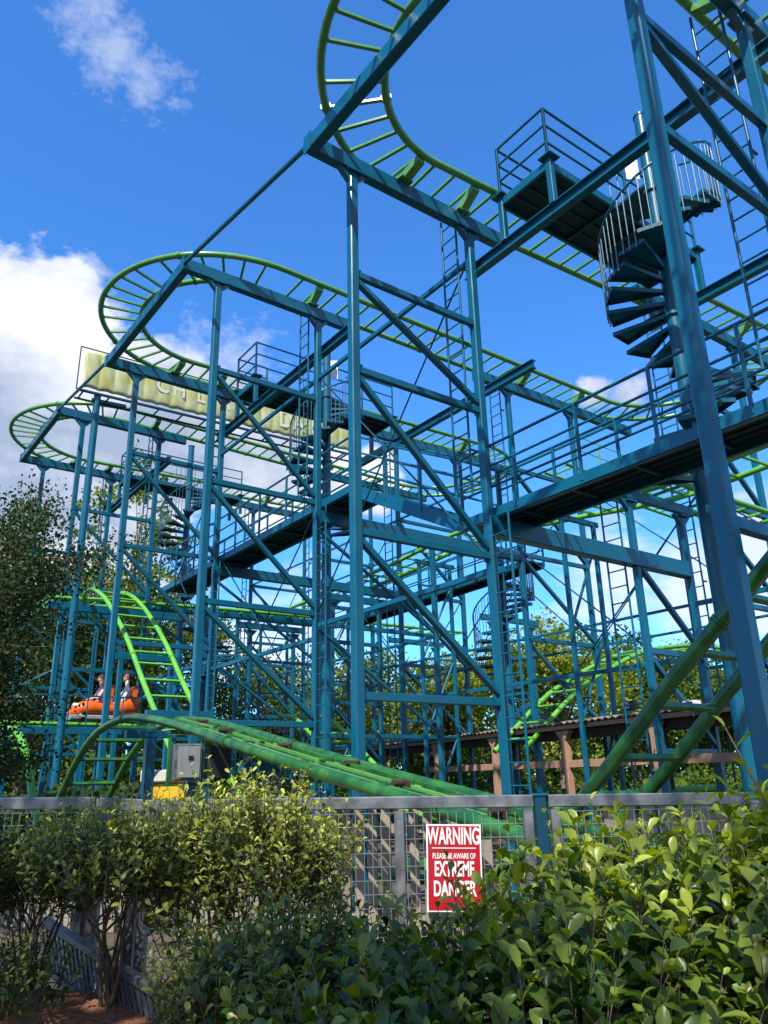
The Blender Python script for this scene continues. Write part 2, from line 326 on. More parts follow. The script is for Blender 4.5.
# crossed rods in the row planes
def xrods(a0,a1,b,z0,z1,lab):
    t=thing('cross_bracing',lab,'cross bracing',P(a0,b,z0),'crossed bracing rods between towers')
    for p,q in (((a0+.09,z0),(a1-.09,z1)),((a0+.09,z1),(a1-.09,z0))):
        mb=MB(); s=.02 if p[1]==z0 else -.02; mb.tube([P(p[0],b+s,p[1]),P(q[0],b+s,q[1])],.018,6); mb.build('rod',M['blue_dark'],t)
xrods(aA,aC,BR,4.8,10.2,'tall crossed rods between the two centre towers')
xrods(aE,aF,BR,4.8,9.7,'crossed rods between the left towers')
xrods(aC,aE,BR+.1,2.6,7.2,'crossed rods below the second hairpin')
xrods(aA,aC,14.3,2.6,7.0,'thin crossed rods low behind the centre right post')
xrods(aC,aE,14.3,2.6,7.0,'thin crossed rods low behind the centre posts')
xrods(aE,aF,14.3,4.8,9.4,'thin crossed rods far behind the left posts')
xrods(aD,aA,14.3,2.6,7.0,'thin crossed rods at the right edge behind the shed')

for k,(a,z,lab) in enumerate(((10.8,7.1,'just right of the centre right post'),(15.9,7.25,'at the centre'),(21.1,7.0,'left of centre'),(25.2,7.0,'at the far left'))):
    t=thing('track_support','pair of slim posts under the level green track '+lab,'support frame',P(a,13.5,0),'slim frames under the level track')
    for b in (12.95,14.05):
        mb=MB(); mb.bar(P(a,b,0),P(a,b,z-.1),.09,.09,up=vb,ch=.008); mb.build('column',M['blue'],t)
    mb=MB(); mb.bar(P(a,12.8,z-.05),P(a,14.2,z-.05),.09,.12,ch=.008); mb.build('cross_beam',M['blue'],t)
    for i in range(3):
        mb=MB(); z0=.6+i*2.0; mb.bar(P(a,12.99,z0),P(a,14.01,z0+1.9),.05,.05,up=ua,ch=.004); mb.build('diagonal_brace',M['blue'],t)
        mb=MB(); mb.bar(P(a,12.99,z0+1.95),P(a,14.01,z0+1.95),.05,.05,ch=.004); mb.build('strut',M['blue'],t)
# single mid posts with thin struts, and thin horizontal ties along the rear rows
for k,(a,lab) in enumerate(((aC,'behind the double post left of centre'),(aE,'left of centre behind the second hairpin'),(aF,'at the left beside the spiral stairs'),(aG,'far left behind the trees'))):
    t=thing('walkway_post','slim teal post with struts under the walkway '+lab,'support post',P(a,11.3,0),'slim posts under the walkway girders')
    mb=MB(); mb.bar(P(a,11.3,0),P(a,11.3,6.78),.11,.11,up=vb,ch=.01); mb.build('column',M['blue'],t)
    for z in (2.4,4.6):
        mb=MB(); mb.bar(P(a,BR+.07,z),P(a,11.24,z),.06,.08,ch=.006); mb.build('strut',M['blue'],t)
    mb=MB(); mb.bar(P(a,BR+.07,4.5),P(a,11.24,2.5),.06,.07,up=ua,ch=.006); mb.build('diagonal_brace',M['blue'],t)
    mb=MB(); mb.bar(P(a,BR+.07,6.6),P(a,11.24,4.7),.06,.07,up=ua,ch=.006); mb.build('diagonal_brace',M['blue'],t)
pairs=((aA,aC,'right of centre'),(aC,aE,'at the centre'),(aE,aF,'left of centre'),(aF,aG,'at the far left'))
for a0,a1,lab in pairs:
    for b,nb in ((14.3,'first'),(16.9,'second')):
        for z,nz in ((2.6,'low'),(4.8,'middle'),(9.4,'high')):
            tie(a0+.07,a1-.07,b,z,'%s thin tie along the %s rear row %s'%(nz,nb,lab),.05,.06)
for a0,a1,lab in pairs[1:]:
    tie(a0+.08,a1-.08,BF,4.77,'thin front row tie '+lab,.05,.06) if lab=='at the far left' else None
    tie(a0+.08,a1-.08,11.3,4.6,'thin tie between the slim walkway posts '+lab,.05,.06)
xrods(aF,aG,14.3,4.8,9.4,'thin crossed rods at the far left rear')
xrods(aE,aF,16.9,2.6,7.0,'thin crossed rods low at the rear left of centre')
xrods(aC,aE,16.9,4.8,9.4,'thin crossed rods high at the rear behind the centre')
xrods(aA,aC,16.9,4.8,9.4,'thin crossed rods high at the rear right of centre')
xrods(aF,aG,BR,4.8,9.7,'crossed rods at the far left front towers')

# ------------------------------------------------------------------ track
G=.47; RR=.066
def frame(pts,banks=None):
    out=[]
    n=len(pts)
    for i in range(n):
        d=(pts[min(i+1,n-1)]-pts[max(i-1,0)]).normalized()
        s=d.cross(Z)
        s=s.normalized() if s.length>1e-4 else vb
        bk=banks[i] if banks else 0
        if bk: s=(s*math.cos(bk)+Z*math.sin(bk)).normalized()
        out.append((pts[i],d,s,s.cross(d)))
    return out
def catmull(ctrl,step=.15):
    c=[V(p) for p in ctrl]; c=[c[0]*2-c[1]]+c+[c[-1]*2-c[-2]]; out=[]
    for i in range(1,len(c)-2):
        n=max(2,int((c[i+1]-c[i]).length/step))
        for k in range(n):
            t=k/n; p0,p1,p2,p3=c[i-1:i+3]
            out.append(.5*((2*p1)+(p2-p0)*t+(2*p0-5*p1+4*p2-p3)*t*t+(3*p1-p0-3*p2+p3)*t**3))
    out.append(c[-2]); return out
def track(name,label,pts,m,group,banks=None,bankf=None,sp=.44,rr=None,brk=None,gap=.0,tdrop=.06,tw=.055,cat='track'):
    rr=rr or (.060 if m is M['lime'] else RR)
    if bankf:
        banks=[bankf(p) for p in pts]; pts=[p-Z*G*math.sin(q) for p,q in zip(pts,banks)]
    fr=frame(pts,banks)
    t=thing(name,label,cat,pts[0],group)
    rl={}
    for s in (-1,1):
        mb=MB(); mb.tube([f[0]+f[2]*G*s for f in fr],rr,12); rl[s]=mb.build('rail',m,t)
    mb=MB(); mb.bar(V((-G+.02,0,0)),V((G-.02,0,0)),tw,tw,up=Z,ch=.008); src=unit('crosstie',mb,m)
    acc=sp*.5; L=0; n=0
    for i in range(1,len(fr)):
        L0=L; L+=(fr[i][0]-fr[i-1][0]).length
        while acc<=L and n<99:
            f=fr[i]; inst(src,basis(f[2],f[1],f[3],f[0]-f[3]*tdrop*.3),t); acc+=sp; n+=1
    step=max(20,int(4.2/max(.05,(fr[1][0]-fr[0][0]).length)))
    for i in range(step//2,len(fr)-1,step):     # bolted rail joints
        f=fr[i]
        for sd2 in (-1,1):
            mb=MB(); c=f[0]+f[2]*G*sd2; mb.tube([c-f[1]*.03,c-f[1]*.004],rr*1.28,12); mb.tube([c+f[1]*.004,c+f[1]*.03],rr*1.28,12)
            mb.tube([c-f[1]*.004,c+f[1]*.004],rr*1.1,12,caps=False)
            mb.build('joint_flange',m,rl[sd2])
    if brk:
        for (i0,zb) in brk:     # saddle brackets down to the beam
            f=min(fr,key=lambda q:(q[0]-i0).length); mb=MB()
            for s in (-1,1):
                mb.prism([f[0]+f[2]*s*(G-.02)-f[1]*.09-f[3]*.03,f[0]+f[2]*s*(G-.02)-f[1]*.09-f[3]*.14,V((f[0].x,f[0].y,zb))+f[2]*s*.1-f[1]*.09,V((f[0].x,f[0].y,zb+.12))+f[2]*s*.02-f[1]*.09],f[1]*.16)
            mb.box(V((f[0].x,f[0].y,zb+.02)),(.3,.26,.04),(f[2],f[1],Z))
            mb.build('saddle_bracket',m,t)
    return t
def bankdrop(pts,amt):
    return pts
def uturn(a0,a1,bc,z0,z1,near=True,n=40):
    """half circle from leg a0 to leg a1"""
    r=abs(a1-a0)/2; ac=(a0+a1)/2; s=-1 if near else 1; o=[]
    for i in range(n+1):
        t=PI*i/n; ca=math.cos(t); o.append(P(ac+(a0-ac)*ca,bc+s*r*math.sin(t),z0+(z1-z0)*(i/n)))
    return o
BN,BFAR=7.0,18.0
grp='green top level track pieces'
def leg(a,b0,b1,z0,z1,label,zbeam=None,zbeam2=None):
    pts=[P(a,b0+(b1-b0)*i/24,z0+(z1-z0)*i/24) for i in range(25)]
    brk=[]
    lo,hi=min(b0,b1),max(b0,b1)
    if zbeam:
        brk.append((P(a,8.0,(z0+z1)/2),zbeam+.14))
    if zbeam2:
        brk.append((P(a,14.6,(z0+z1)/2),zbeam2+.14)); brk.append((P(a,17.3,(z0+z1)/2),zbeam2+.14))
    track('straight_track',label,pts,M['green'],grp,brk=brk)
def lanes():
    zz={'G':(13.3,13.55),'F':(13.25,12.95),'E':(12.55,12.75),'C':(12.42,12.35),'A':(11.42,12.1),'D':(11.2,11.2)}  # near z, far z
    leg(aG,BFAR,BN,zz['G'][1],zz['G'][0],'green straight track far left, leading into the outermost hairpin',ZT[aG],12.95)
    leg(aF,BN,BFAR,zz['F'][0],zz['F'][1],'green straight track leaving the farthest hairpin to the right',ZT[aF],12.8)
    leg(aE,BFAR,BN,zz['E'][1],zz['E'][0],'green straight track passing behind the upper platform into the second hairpin',ZT[aE],12.25)
    leg(aC,BN,BFAR,zz['C'][0],zz['C'][1],'green straight track running right from the second hairpin across the sky',ZT[aC],11.9)
    leg(aA,BFAR,BN,zz['A'][1],zz['A'][0],'green straight track under the near platform leading to the nearest hairpin',ZT[aA],11.55)
    leg(aD,BN,BFAR,zz['D'][0],zz['D'][1],'green straight track at the top right corner',ZT[aD])
    def U(a0,a1,bc,z0,z1,near,label,zb0,zb1):
        pts=uturn(a0,a1,bc,z0,z1,near)
        b=[math.sin(PI*i/40)*.10*(1 if near else -1)*0 for i in range(41)]
        q=[(pts[2],zb0+.14)] if near else []
        track('hairpin_track',label,pts,M['green'],grp,brk=q)
    U(aG,aF,BN,zz['G'][0],zz['F'][0],True,'farthest green hairpin loop, low at the left in front of the cloud',ZT[aG],ZT[aF])
    U(aE,aC,BN,zz['E'][0],zz['C'][0],True,'second green hairpin loop, left of centre against cloud and sky',ZT[aE],ZT[aC])
    U(aA,aD,BN,zz['A'][0],zz['D'][0],True,'nearest green hairpin loop cut by the top edge of the photo',ZT[aA],ZT[aD])
    U(aF,aE,BFAR,zz['F'][1],zz['E'][1],False,'green curve at the back between the left straights',0,0)
    U(aC,aA,BFAR,zz['C'][1],zz['A'][1],False,'green curve at the back right joining the two upper straights',0,0)
lanes()
glow='lower level green track pieces'
def ctl(*q): return catmull([P(*t) for t in q])
track('low_straight_track','level green track across the middle, passing under the walkway and curving up at the right',ctl((26,13.6,7.25),(21.3,13.5,7.3),(17.4,13.5,7.45),(14.2,13.45,7.6),(11.5,13.5,7.35),(8.6,13.5,7.0),(6.3,13.4,7.0),(3,13.2,7.05),(0,13,7.1)),M['lime'],glow,sp=.6)
track('low_straight_track','green straight track on the slim tower at the right, running back to the right',ctl((aA+.2,11.6,6.95),(aA+.1,15,6.9),(aA,20,6.85),(aA,24,6.8)),M['lime'],glow,sp=.6,brk=[(P(aA,12.2,6.9),6.7)])
track('low_straight_track','lime straight track far behind the left spiral stair',ctl((aF,5.0,6.75),(aF,10,6.95),(aF,15,7.05),(aF,21,7.1)),M['lime'],glow,sp=.6)
track('dive_track','lime track diving steeply towards the ground left of centre',ctl((23.2,6.9,6.3),(22.7,6.45,6.68),(21.9,6.3,6.78),(21.1,6.35,6.55),(20.1,6.4,6.0),(18.6,6.42,4.95),(17.0,6.42,3.6),(15.3,6.42,2.25),(13.6,6.42,1.05),(12.2,6.42,.55),(10.5,6.42,.5)),M['lime'],glow,sp=.62)
track('hump_track','large green track cresting at the left and sweeping down to the right behind the fence',ctl((18.2,4.65,.35),(17.0,4.65,.8),(16.1,4.65,1.45),(15.2,4.65,2.05),(14.2,4.65,2.45),(12.9,4.67,2.6),(11.6,4.67,2.5),(10.2,4.67,2.28),(8.36,4.67,1.93),(6.64,4.67,1.62),(5.2,4.68,1.38),(4.0,4.72,1.14),(2.7,4.8,.85),(1.3,4.9,.6),(0,5,.5),(-2,5,.45)),M['deepgreen'],glow,sp=.75,rr=.062,bankf=lambda p:.04*min(1,max(0,(14-p.dot(ua))/3.5)))
track('climbing_track','thick dark green track climbing steeply at the right behind the fence',ctl((9,6.47,.5),(7.6,6.47,.5),(6.5,6.47,.62),(5.6,6.47,1.02),(4.92,6.47,1.5),(4.4,6.47,1.95),(3.95,6.47,2.35),(3.45,6.47,2.75),(2.95,6.47,3.15),(2.2,6.47,3.75),(1.2,6.47,4.5)),M['deepgreen'],glow,sp=.62,rr=.066,tw=.06)
track('hump_track','far lime hump low at the right, arching in front of the trees',ctl((13,13.0,2.1),(13,14.49,3.16),(13,15.4,3.68),(13,16.52,4.16),(13,17.7,4.58),(13,18.79,4.8),(13,20.5,4.98),(13,22.34,4.95),(13,25,4.6)),M['lime'],glow,sp=.7)
track('hump_track','lime hump at the left edge of the photo above the fence',ctl((19.6,2.52,2.2),(18.2,2.52,2.62),(16.6,2.52,2.7),(15.4,2.52,2.6),(14.5,2.52,2.4),(13.73,2.52,1.99),(12.9,2.52,1.29),(12.0,2.52,.7),(11,2.52,.4)),M['lime'],glow,sp=.6)
track('low_straight_track','level lime track under the orange car at the left',ctl((aF,1.5,3.25),(aF,6,3.22),(aF,9,3.2),(aF-.2,12,3.15)),M['lime'],glow,sp=.6)
track('valley_track','lime track curving through the low ground behind the centre posts',ctl((21,12,3.4),(19,11.4,3.2),(17,10.8,2.6),(15,10.6,1.6),(13,10.7,.9),(11,11.5,.7),(10.9,12.8,.7)),M['lime'],glow,sp=.7)
track('valley_track','lime track low behind the brown shed posts at centre right',ctl((17,14,.5),(14,14,.7),(12,15,1.0),(10.5,17,1.2),(10,20,1.0)),M['lime'],glow,sp=.7)
# supports under the near green track
for a,z,lab in ((12.9,2.5,'under the crest of the big green hump'),(8.7,1.9,'beside the grey control cabinet'),(3.2,.9,'hidden low behind the wire fence')):
    t=thing('track_support','stout teal post '+lab,'support post',P(a,4.67,0),'low posts under the big green track')
    mb=MB(); mb.bar(P(a,4.67,0),P(a,4.67,z-.2),.16,.16,ch=.014,up=vb); mb.build('column',M['blue'],t)
    mb=MB(); mb.bar(P(a,4.67-.42,z-.14),P(a,4.67+.42,z-.14),.12,.12,ch=.01); mb.build('saddle',M['blue'],t)
    mb=MB(); mb.bar(P(a+.07,4.67,z-.9),P(a+1.5,4.67,.1),.1,.1,ch=.01); mb.build('raking_strut',M['blue'],t)
for a,z,lab in ((aF+.2,6.5,'beneath the top of the lime dive'),(18.53,4.5,'beside the dive halfway down'),(16.2,3.0,'at the foot of the lime dive')):
    t=thing('track_support','teal frame '+lab,'support frame',P(a,6.4,0),'teal frames beneath the lime dive')
    for s in (-.62,.62):
        mb=MB(); mb.bar(P(a-.15,6.42+s,0),P(a-.15,6.42+s,z),.11,.11,ch=.01,up=vb); mb.build('column',M['blue'],t)
    mb=MB(); mb.bar(P(a-.15,6.42-.75,z-.05),P(a-.15,6.42+.75,z-.05),.12,.16,ch=.01); mb.build('cross_beam',M['blue'],t)
mb=MB(); mb.bar(P(22.4,4.9,6.35),P(22.4,9.0,6.35),.14,.22,ch=.012)
tag(mb.build('cross_beam',M['blue'],origin=P(22.4,3.9,6.35)),'teal cross beam under the arch at the top of the lime dive','beam')
t=thing('car_platform_frame','teal frame with railing in front of the orange car','frame',P(aF-1.6,4.2,0))
for b in (4.4,6.3,8.2):
    mb=MB(); mb.bar(P(aF-.8,b,0),P(aF-.8,b,2.95),.12,.12,ch=.01,up=vb); mb.build('column',M['blue'],t)
mb=MB(); mb.bar(P(aF-.8,3.6,3.02),P(aF-.8,9.4,3.02),.12,.2,ch=.01); mb.build('cross_beam',M['blue'],t)
for j in range(9):
    mb=MB(); mb.bar(P(aF-.8,4.4+j*.5,3.12),P(aF-.8,4.4+j*.5,3.95),.03,.03,ch=0,up=vb); mb.build('baluster',M['blue'],t)
mb=MB(); mb.bar(P(aF-.8,4.3,3.97),P(aF-.8,8.5,3.97),.05,.05); mb.build('handrail',M['blue'],t)
# brake fins on the big green track
t=thing('brake_unit','bank of green brake plates with rusty clamps between the rails of the big green track','brake',P(9,4.67,2))
sv=vb-Z*.04
ctrl=ctl((11.6,4.67,2.5),(10.2,4.67,2.28),(8.36,4.67,1.93),(6.64,4.67,1.62),(5.2,4.68,1.38),(4.0,4.72,1.14))
for j,o in enumerate((-.34,-.26,-.19,-.11,-.03,.06,.15,.24,.33)):
    mb=MB(); q=[p+sv*o+Z*(-.05 if j%2 else -.01)+Z*.02*math.sin(j*2.3) for p in ctrl]
    for i in range(0,len(q)-8,9):
        mb.bar(q[i],q[i+8],.022,.09 if j%2 else .06,ch=.004)
    mb.build('brake_plate',M['green'] if j in (1,4,7) else M['deepgreen'],t)
for i in range(4,len(ctrl)-4,8):
    mb=MB(); p=ctrl[i]+Z*.06+sv*random.choice((-.2,0,.12))
    p=p-Z*.05; mb.box(p+vb*.12,(.08,.05,.08),(ua,vb,Z),ch=.01); mb.tube([p+vb*.16+Z*.02,p-vb*.02+Z*.02],.032,10); mb.build('clamp',M['rust'],t)
    mb=MB(); mb.bar(ctrl[i]-sv*.42-Z*.14,ctrl[i]+sv*.42-Z*.14,.1,.06,ch=.008); mb.build('mounting_plate',M['deepgreen'],t)

# ------------------------------------------------------------------ walkways
def railing(parent,pts,h=1.07,sp=1.3,rails=(1.07,.72,.36),r=.021,toe=True,end=True):
    for hh in rails:
        mb=MB()
        for p,q in zip(pts[:-1],pts[1:]): mb.tube([V(p)+Z*hh,V(q)+Z*hh],r if hh<1 else r*1.2,8)
        mb.build('handrail' if hh>1 else 'guard_rail',M['blue'],parent)
    for k,(p,q) in enumerate(zip(pts[:-1],pts[1:])):
        p=V(p);q=V(q);n=max(1,round((q-p).length/sp))
        for i in range(n+1):
            if i==0 and k>0: continue
            c=p.lerp(q,i/n); mb=MB(); mb.bar(c-Z*.12,c+Z*h,.045,.045,ch=.005,up=ua); mb.build('rail_post',M['blue'],parent)
def deck(label,a0,z0,a1,z1,b0,b1,rail_far=True,rails=True,group='metal maintenance walkways'):
    t=thing('maintenance_walkway',label,'walkway',P(a0,b0,z0),group)
    A=P(a0,b0,z0); d=(P(a1,b0,z1)-A)
    for b,nm in ((b0,-1),(b1,1)):
        mb=MB(); o=vb*(b-b0)
        mb.bar(A+o,A+d+o,.06,.17,ch=.004)
        for s in(-1,1): mb.bar(A+o+Z*s*.085-vb*nm*.03,A+d+o+Z*s*.085-vb*nm*.03,.07,.012,ch=0)
        mb.build('edge_channel',M['blue'],t)
    mb=MB(); mb.bar(A+vb*(b1-b0)/2+Z*.055,A+d+vb*(b1-b0)/2+Z*.055,(b1-b0)-.07,.03,ch=0); mb.build('grating',M['grate'],t)
    L=d.length; n=int(L/1.05)
    mb=MB()
    for i in range(1,n):
        c=A+d*(i/n); mb.bar(c+vb*.035,c+vb*(b1-b0-.035),.05,.07,ch=0)
    for i in range(5):
        o=vb*((b1-b0)*(i+.5)/5); mb.bar(A+o+Z*.02,A+d+o+Z*.02,.008,.035,ch=0)
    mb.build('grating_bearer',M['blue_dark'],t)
    if rails:
        railing(t,[A+Z*.08-vb*.02,A+d+Z*.08-vb*.02])
        if rail_far: railing(t,[A+Z*.08+vb*(b1-b0+.02),A+d+Z*.08+vb*(b1-b0+.02)])
    return t
deck('near lower walkway crossing the right side with its dark grating seen from below',8.9,5.5,1.4,5.5,8.24,9.12)
deck('upper level walkway rising past the left spiral stair to the centre',22.9,7.2,12.2,7.2,8.22,9.1)
# stair flight between the two levels
t=thing('stair_flight','straight metal stair between the upper and lower walkways near the centre','stair',P(12.15,8.24,7.2))
for b in (8.27,9.08):
    mb=MB(); mb.bar(P(12.15,b,7.15),P(8.92,b,5.5),.05,.24,ch=.004); mb.build('stringer',M['blue'],t)
for i in range(9):
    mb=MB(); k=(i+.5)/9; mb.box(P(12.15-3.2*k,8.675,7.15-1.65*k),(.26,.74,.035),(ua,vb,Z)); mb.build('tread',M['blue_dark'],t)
railing(t,[P(12.15,8.25,7.3),P(8.92,8.25,5.65)]); railing(t,[P(12.15,9.1,7.3),P(8.92,9.1,5.65)])
# far cross walkways adding depth behind
deck('distant walkway far behind the centre posts with lime track above it',23,6.75,13.6,6.9,14.75,15.4,rails=True,group='metal maintenance walkways')
def lime_rail(pts,label):
    t=thing('guard_railing',label,'railing',pts[0],'thin lime railings at the back')
    for hh in (.55,1.05):
        mb=MB()
        for p,q in zip(pts[:-1],pts[1:]): mb.tube([V(p)+Z*hh,V(q)+Z*hh],.018,6)
        mb.build('handrail',M['lime'],t)
    for p,q in zip(pts[:-1],pts[1:]):
        p=V(p);q=V(q);n=max(1,round((q-p).length/1.4))
        for i in range(n):
            c=p.lerp(q,i/n); mb=MB(); mb.bar(c,c+Z*1.07,.07,.04,ch=.004); mb.build('rail_post',M['lime'],t)
lime_rail([P(15.2,19.2,11.35),P(15.2,26,11.0)],'thin lime railing along the back track right of centre')
track('straight_track','lime straight track at the back beside a thin railing, right of centre',[P(15.9,19.0+i*.4,11.35-i*.016) for i in range(20)],M['lime'],glow,sp=.6)

# ------------------------------------------------------------------ top platforms + spiral stairs
def platform(a0,a1,b0,b1,z,label,zbeam):
    t=thing('top_platform',label,'platform',P(a0,b0,z),'upper maintenance platforms')
    for b in (b0,b1):
        mb=MB(); mb.bar(P(a0,b,z),P(a1,b,z),.05,.16,ch=.004); mb.build('end_channel',M['blue'],t)
    for a in (a0,a1):
        mb=MB(); mb.bar(P(a,b0,z),P(a,b1,z),.05,.155,ch=.004); mb.build('edge_channel',M['blue'],t)
    mb=MB(); mb.bar(P((a0+a1)/2,b0+.03,z+.05),P((a0+a1)/2,b1-.03,z+.05),abs(a1-a0)-.06,.03,ch=0); mb.build('grating',M['grate'],t)
    mb=MB()
    n=int((b1-b0)/.8)
    for i in range(1,n):
        b=b0+(b1-b0)*i/n; mb.bar(P(a0,b,z),P(a1,b,z),.05,.1,ch=0)
    for k in range(1,4):
        aa=a0+(a1-a0)*k/4; mb.bar(P(aa,b0,z+.01),P(aa,b1,z+.01),.02,.06,ch=0)
    mb.build('grating_bearer',M['blue_dark'],t)
    for a in (a0,a1):
        for b in (b0+.02,b1-.02):
            mb=MB(); mb.bar(P(a,b,zbeam),P(a,b,z+.1),.11,.11,ch=.01,up=vb); mb.build('leg',M['blue'],t)
            mb=MB(); mb.box(P(a,b,z+.13),(.26,.26,.025),(ua,vb,Z)); mb.build('cap_plate',M['blue'],t)
    railing(t,[P(a1,b0,z+.1),P(a0,b0,z+.1)],sp=3)
    railing(t,[P(a1,b0,z+.1),P(a1,b1,z+.1)],sp=1.9)
    railing(t,[P(a0,b0,z+.1),P(a0,b0+.9,z+.1)],sp=3)
    for b,l in ((b0-.0,'in front of'),(b1,'behind')):
        for_=None
    return t
def ubeam(a0,a1,b,z,label):
    mb=MB()
    for s in (-1,1): mb.bar(P(a0,b,z+s*.10),P(a1,b,z+s*.10),.15,.022,ch=.002)
    mb.bar(P(a0,b,z),P(a1,b,z),.022,.178,ch=0)
    o=mb.build('platform_beam',M['blue'],origin=P(a0,b,z)); tag(o,label,'beam','beams carrying the top platforms')
platform(7.45,6.35,8.22,12.4,10.98,'nearest top platform with a dark grating floor, reached by the near spiral stair',10.2)
ubeam(8.45,1.8,BR+.15,10.1,'dark I-beam climbing to the top right corner in front of the near platform')
ubeam(7.6,2.0,12.4,10.1,'I-beam behind the near platform at the right')
platform(17.8,16.7,8.2,12.8,11.75,'second top platform left of the middle post, beside the second spiral stair',11.1)
ubeam(19.2,12.0,BR+.15,11.0,'dark I-beam crossing diagonally behind the second hairpin post')
ubeam(19.0,11.0,12.8,11.0,'dark I-beam descending left behind the middle post')
platform(28.0,27.0,8.2,12.8,12.45,'third top platform low at the left beside the third spiral stair',11.8)
ubeam(29.4,23.0,BR+.15,11.7,'small dark I-beam at the third platform on the left')

def spiral(a,b,z0,z1,top,label,r=.11,rad=.97,start=0.0,turn=-1,bal=True,rise=.20,stepang=22):
    c=P(a,b,0); t=thing('spiral_staircase',label,'spiral staircase',c,'teal spiral staircases')
    mb=MB(); mb.tube([c,c+Z*(z0)],r*1.12,24); mb.tube([c+Z*z0,c+Z*top],r,24); mb.tube([c+Z*(top-.02),c+Z*(top+.015)],r*1.1,24)
    for z in (z0+.1,(z0+z1)/2,z1-.3): mb.tube([c+Z*z,c+Z*(z+.05)],r*1.35,24)
    mb.build('central_column',M['blue'],t)
    n=int((z1-z0)/rise); da=math.radians(stepang)*turn
    w=.165
    mb=MB()
    a0_,a1_=math.radians(-13),math.radians(13)
    tp=[V((r*.8*math.cos(a0_*1.5),r*.8*math.sin(a0_*1.5),0)),V((rad*math.cos(a0_),rad*math.sin(a0_),0)),V((rad*math.cos(a1_),rad*math.sin(a1_),0)),V((r*.8*math.cos(a1_*1.5),r*.8*math.sin(a1_*1.5),0))]
    mb.prism([p-Z*.012 for p in tp],Z*.012)
    for p,q in ((tp[0],tp[1]),(tp[1],tp[2]),(tp[3],tp[2])): mb.bar(p-Z*.03,q-Z*.03,.012,.065,ch=0)
    tr=unit('tread',mb,M['blue'])
    mb=MB(); mb.tube([V((0,0,-.1)),V((0,0,.98))],.011,6); bl=unit('baluster',mb,M['steel'])
    hr=[]
    for i in range(n):
        an=start+da*i; z=z1-rise*(i+1)
        x=V((math.cos(an),math.sin(an),0)); y=V((-math.sin(an),math.cos(an),0))
        inst(tr,basis(x,y,Z,c+Z*z),t)
        if bal and i<12:
            for k in (-.3,0.,.3):
                aa=an+abs(da)*k; q=c+V((math.cos(aa),math.sin(aa),0))*(rad+.01)+Z*(z-turn*rise*k*0)
                inst(bl,basis(V((1,0,0)),V((0,1,0)),Z,q),t)
        if i<12: hr.append(c+x*(rad+.01)+Z*(z+1.0))
    if bal and len(hr)>2:
        mb=MB(); mb.tube(catmull(hr,.12),.022,8); mb.build('handrail',M['blue'],t)
    # landing
    mb=MB(); an=start-da*1.0
    seg=[c+V((math.cos(an-da*k*.5),math.sin(an-da*k*.5),0))*rad+Z*z1 for k in range(0,7)]
    mb.prism([c+Z*z1]+seg,-Z*.05); mb.build('landing',M['blue_dark'],t)
    for k,s in enumerate(seg[1:-1]):
        inst(bl,basis(V((1,0,0)),V((0,1,0)),Z,s+Z*.02),t)
    mb=MB(); mb.tube([s+Z*1.0 for s in seg],.02,8); mb.build('landing_rail',M['blue'],t)
    return t
st0=math.atan2(ua.y,ua.x)
spiral(5.61,9.9,5.6,11.0,12.33,'nearest spiral staircase, winding down its column on the right in front of blue sky',start=math.radians(35))
spiral(15.95,9.98,7.3,11.7,13.0,'second spiral staircase, left of the middle post above the upper walkway',start=math.radians(60))
spiral(26.3,10.3,7.3,12.4,13.9,'third spiral staircase above the walkway at the left',start=math.radians(60))
spiral(26.1,11.2,2.2,6.9,7.3,'small spiral staircase below the walkway at the left, in front of trees',start=math.radians(100),bal=False)
spiral(15.7,15.9,1.0,7.0,8.0,'distant spiral staircase low down, right of the centre right post',start=math.radians(20),rad=.9)
# white notices on the stairs
def notice(c,w,h,label,ax=vb):
    mb=MB(); mb.box(c,(w,.01,h),(ax,ax.cross(Z),Z)); o=mb.build('notice_plate',M['white'],origin=c)
    # faint printed lines
    tag(o,label,'notice','small white notices on the stairs'); return o
notice(P(5.75,9.62,11.2),.22,.5,'small white notice beside the top of the nearest spiral stair column',V((1,0,0)))
notice(P(16.2,10.35,12.5),.26,.6,'small white notice beside the second spiral stair column',V((1,0,0)))

# ------------------------------------------------------------------ banner
t=thing('banner','long quilted yellow banner with white letters on a frame behind the second hairpin','banner',P(21.1,5,12.4))
b0_,b1_=4.85,14.6
def bz(b): return 12.55+(b-5)*.02
mb=MB(); nb=240; nh=10; vs=[]
for i in range(nb+1):
    b=b0_+(b1_-b0_)*i/nb
    q=abs(math.sin((i/nb)*PI*22)); 
    for j in range(nh+1):
        k=j/nh; bul=.05*(q**.5)*math.sin(PI*min(1,max(0,k)))**.5+ .012*math.sin(b*9+k*7)+.01*math.sin(b*23+k*11)
        vs.append(P(21.1-bul,b,bz(b)+1.22*k-.03*(1-q)*(1-k)))
mb.raw(vs,[(i*(nh+1)+j,(i+1)*(nh+1)+j,(i+1)*(nh+1)+j+1,i*(nh+1)+j+1) for i in range(nb) for j in range(nh)],True)
bo=mb.build('fabric',M['banner'],t)
mo=bo.modifiers.new('thick','SOLIDIFY'); mo.thickness=.01
mb=MB()
for z in (-.08,1.3): mb.tube([P(21.15,b0_-.15,bz(b0_)+z),P(21.15,b1_+.1,bz(b1_)+z)],.02,8)
for b in (b0_-.15,): mb.tube([P(21.15,b,bz(b)-.1),P(21.15,b,bz(b)+1.3)],.02,8)
mb.build('frame_tube',M['blue_dark'],t)
mb=MB()
for a in (20.95,21.5): mb.tube([P(a,b0_-.1,bz(b0_)-.22),P(a,b1_,bz(b1_)-.22)],.035,8)
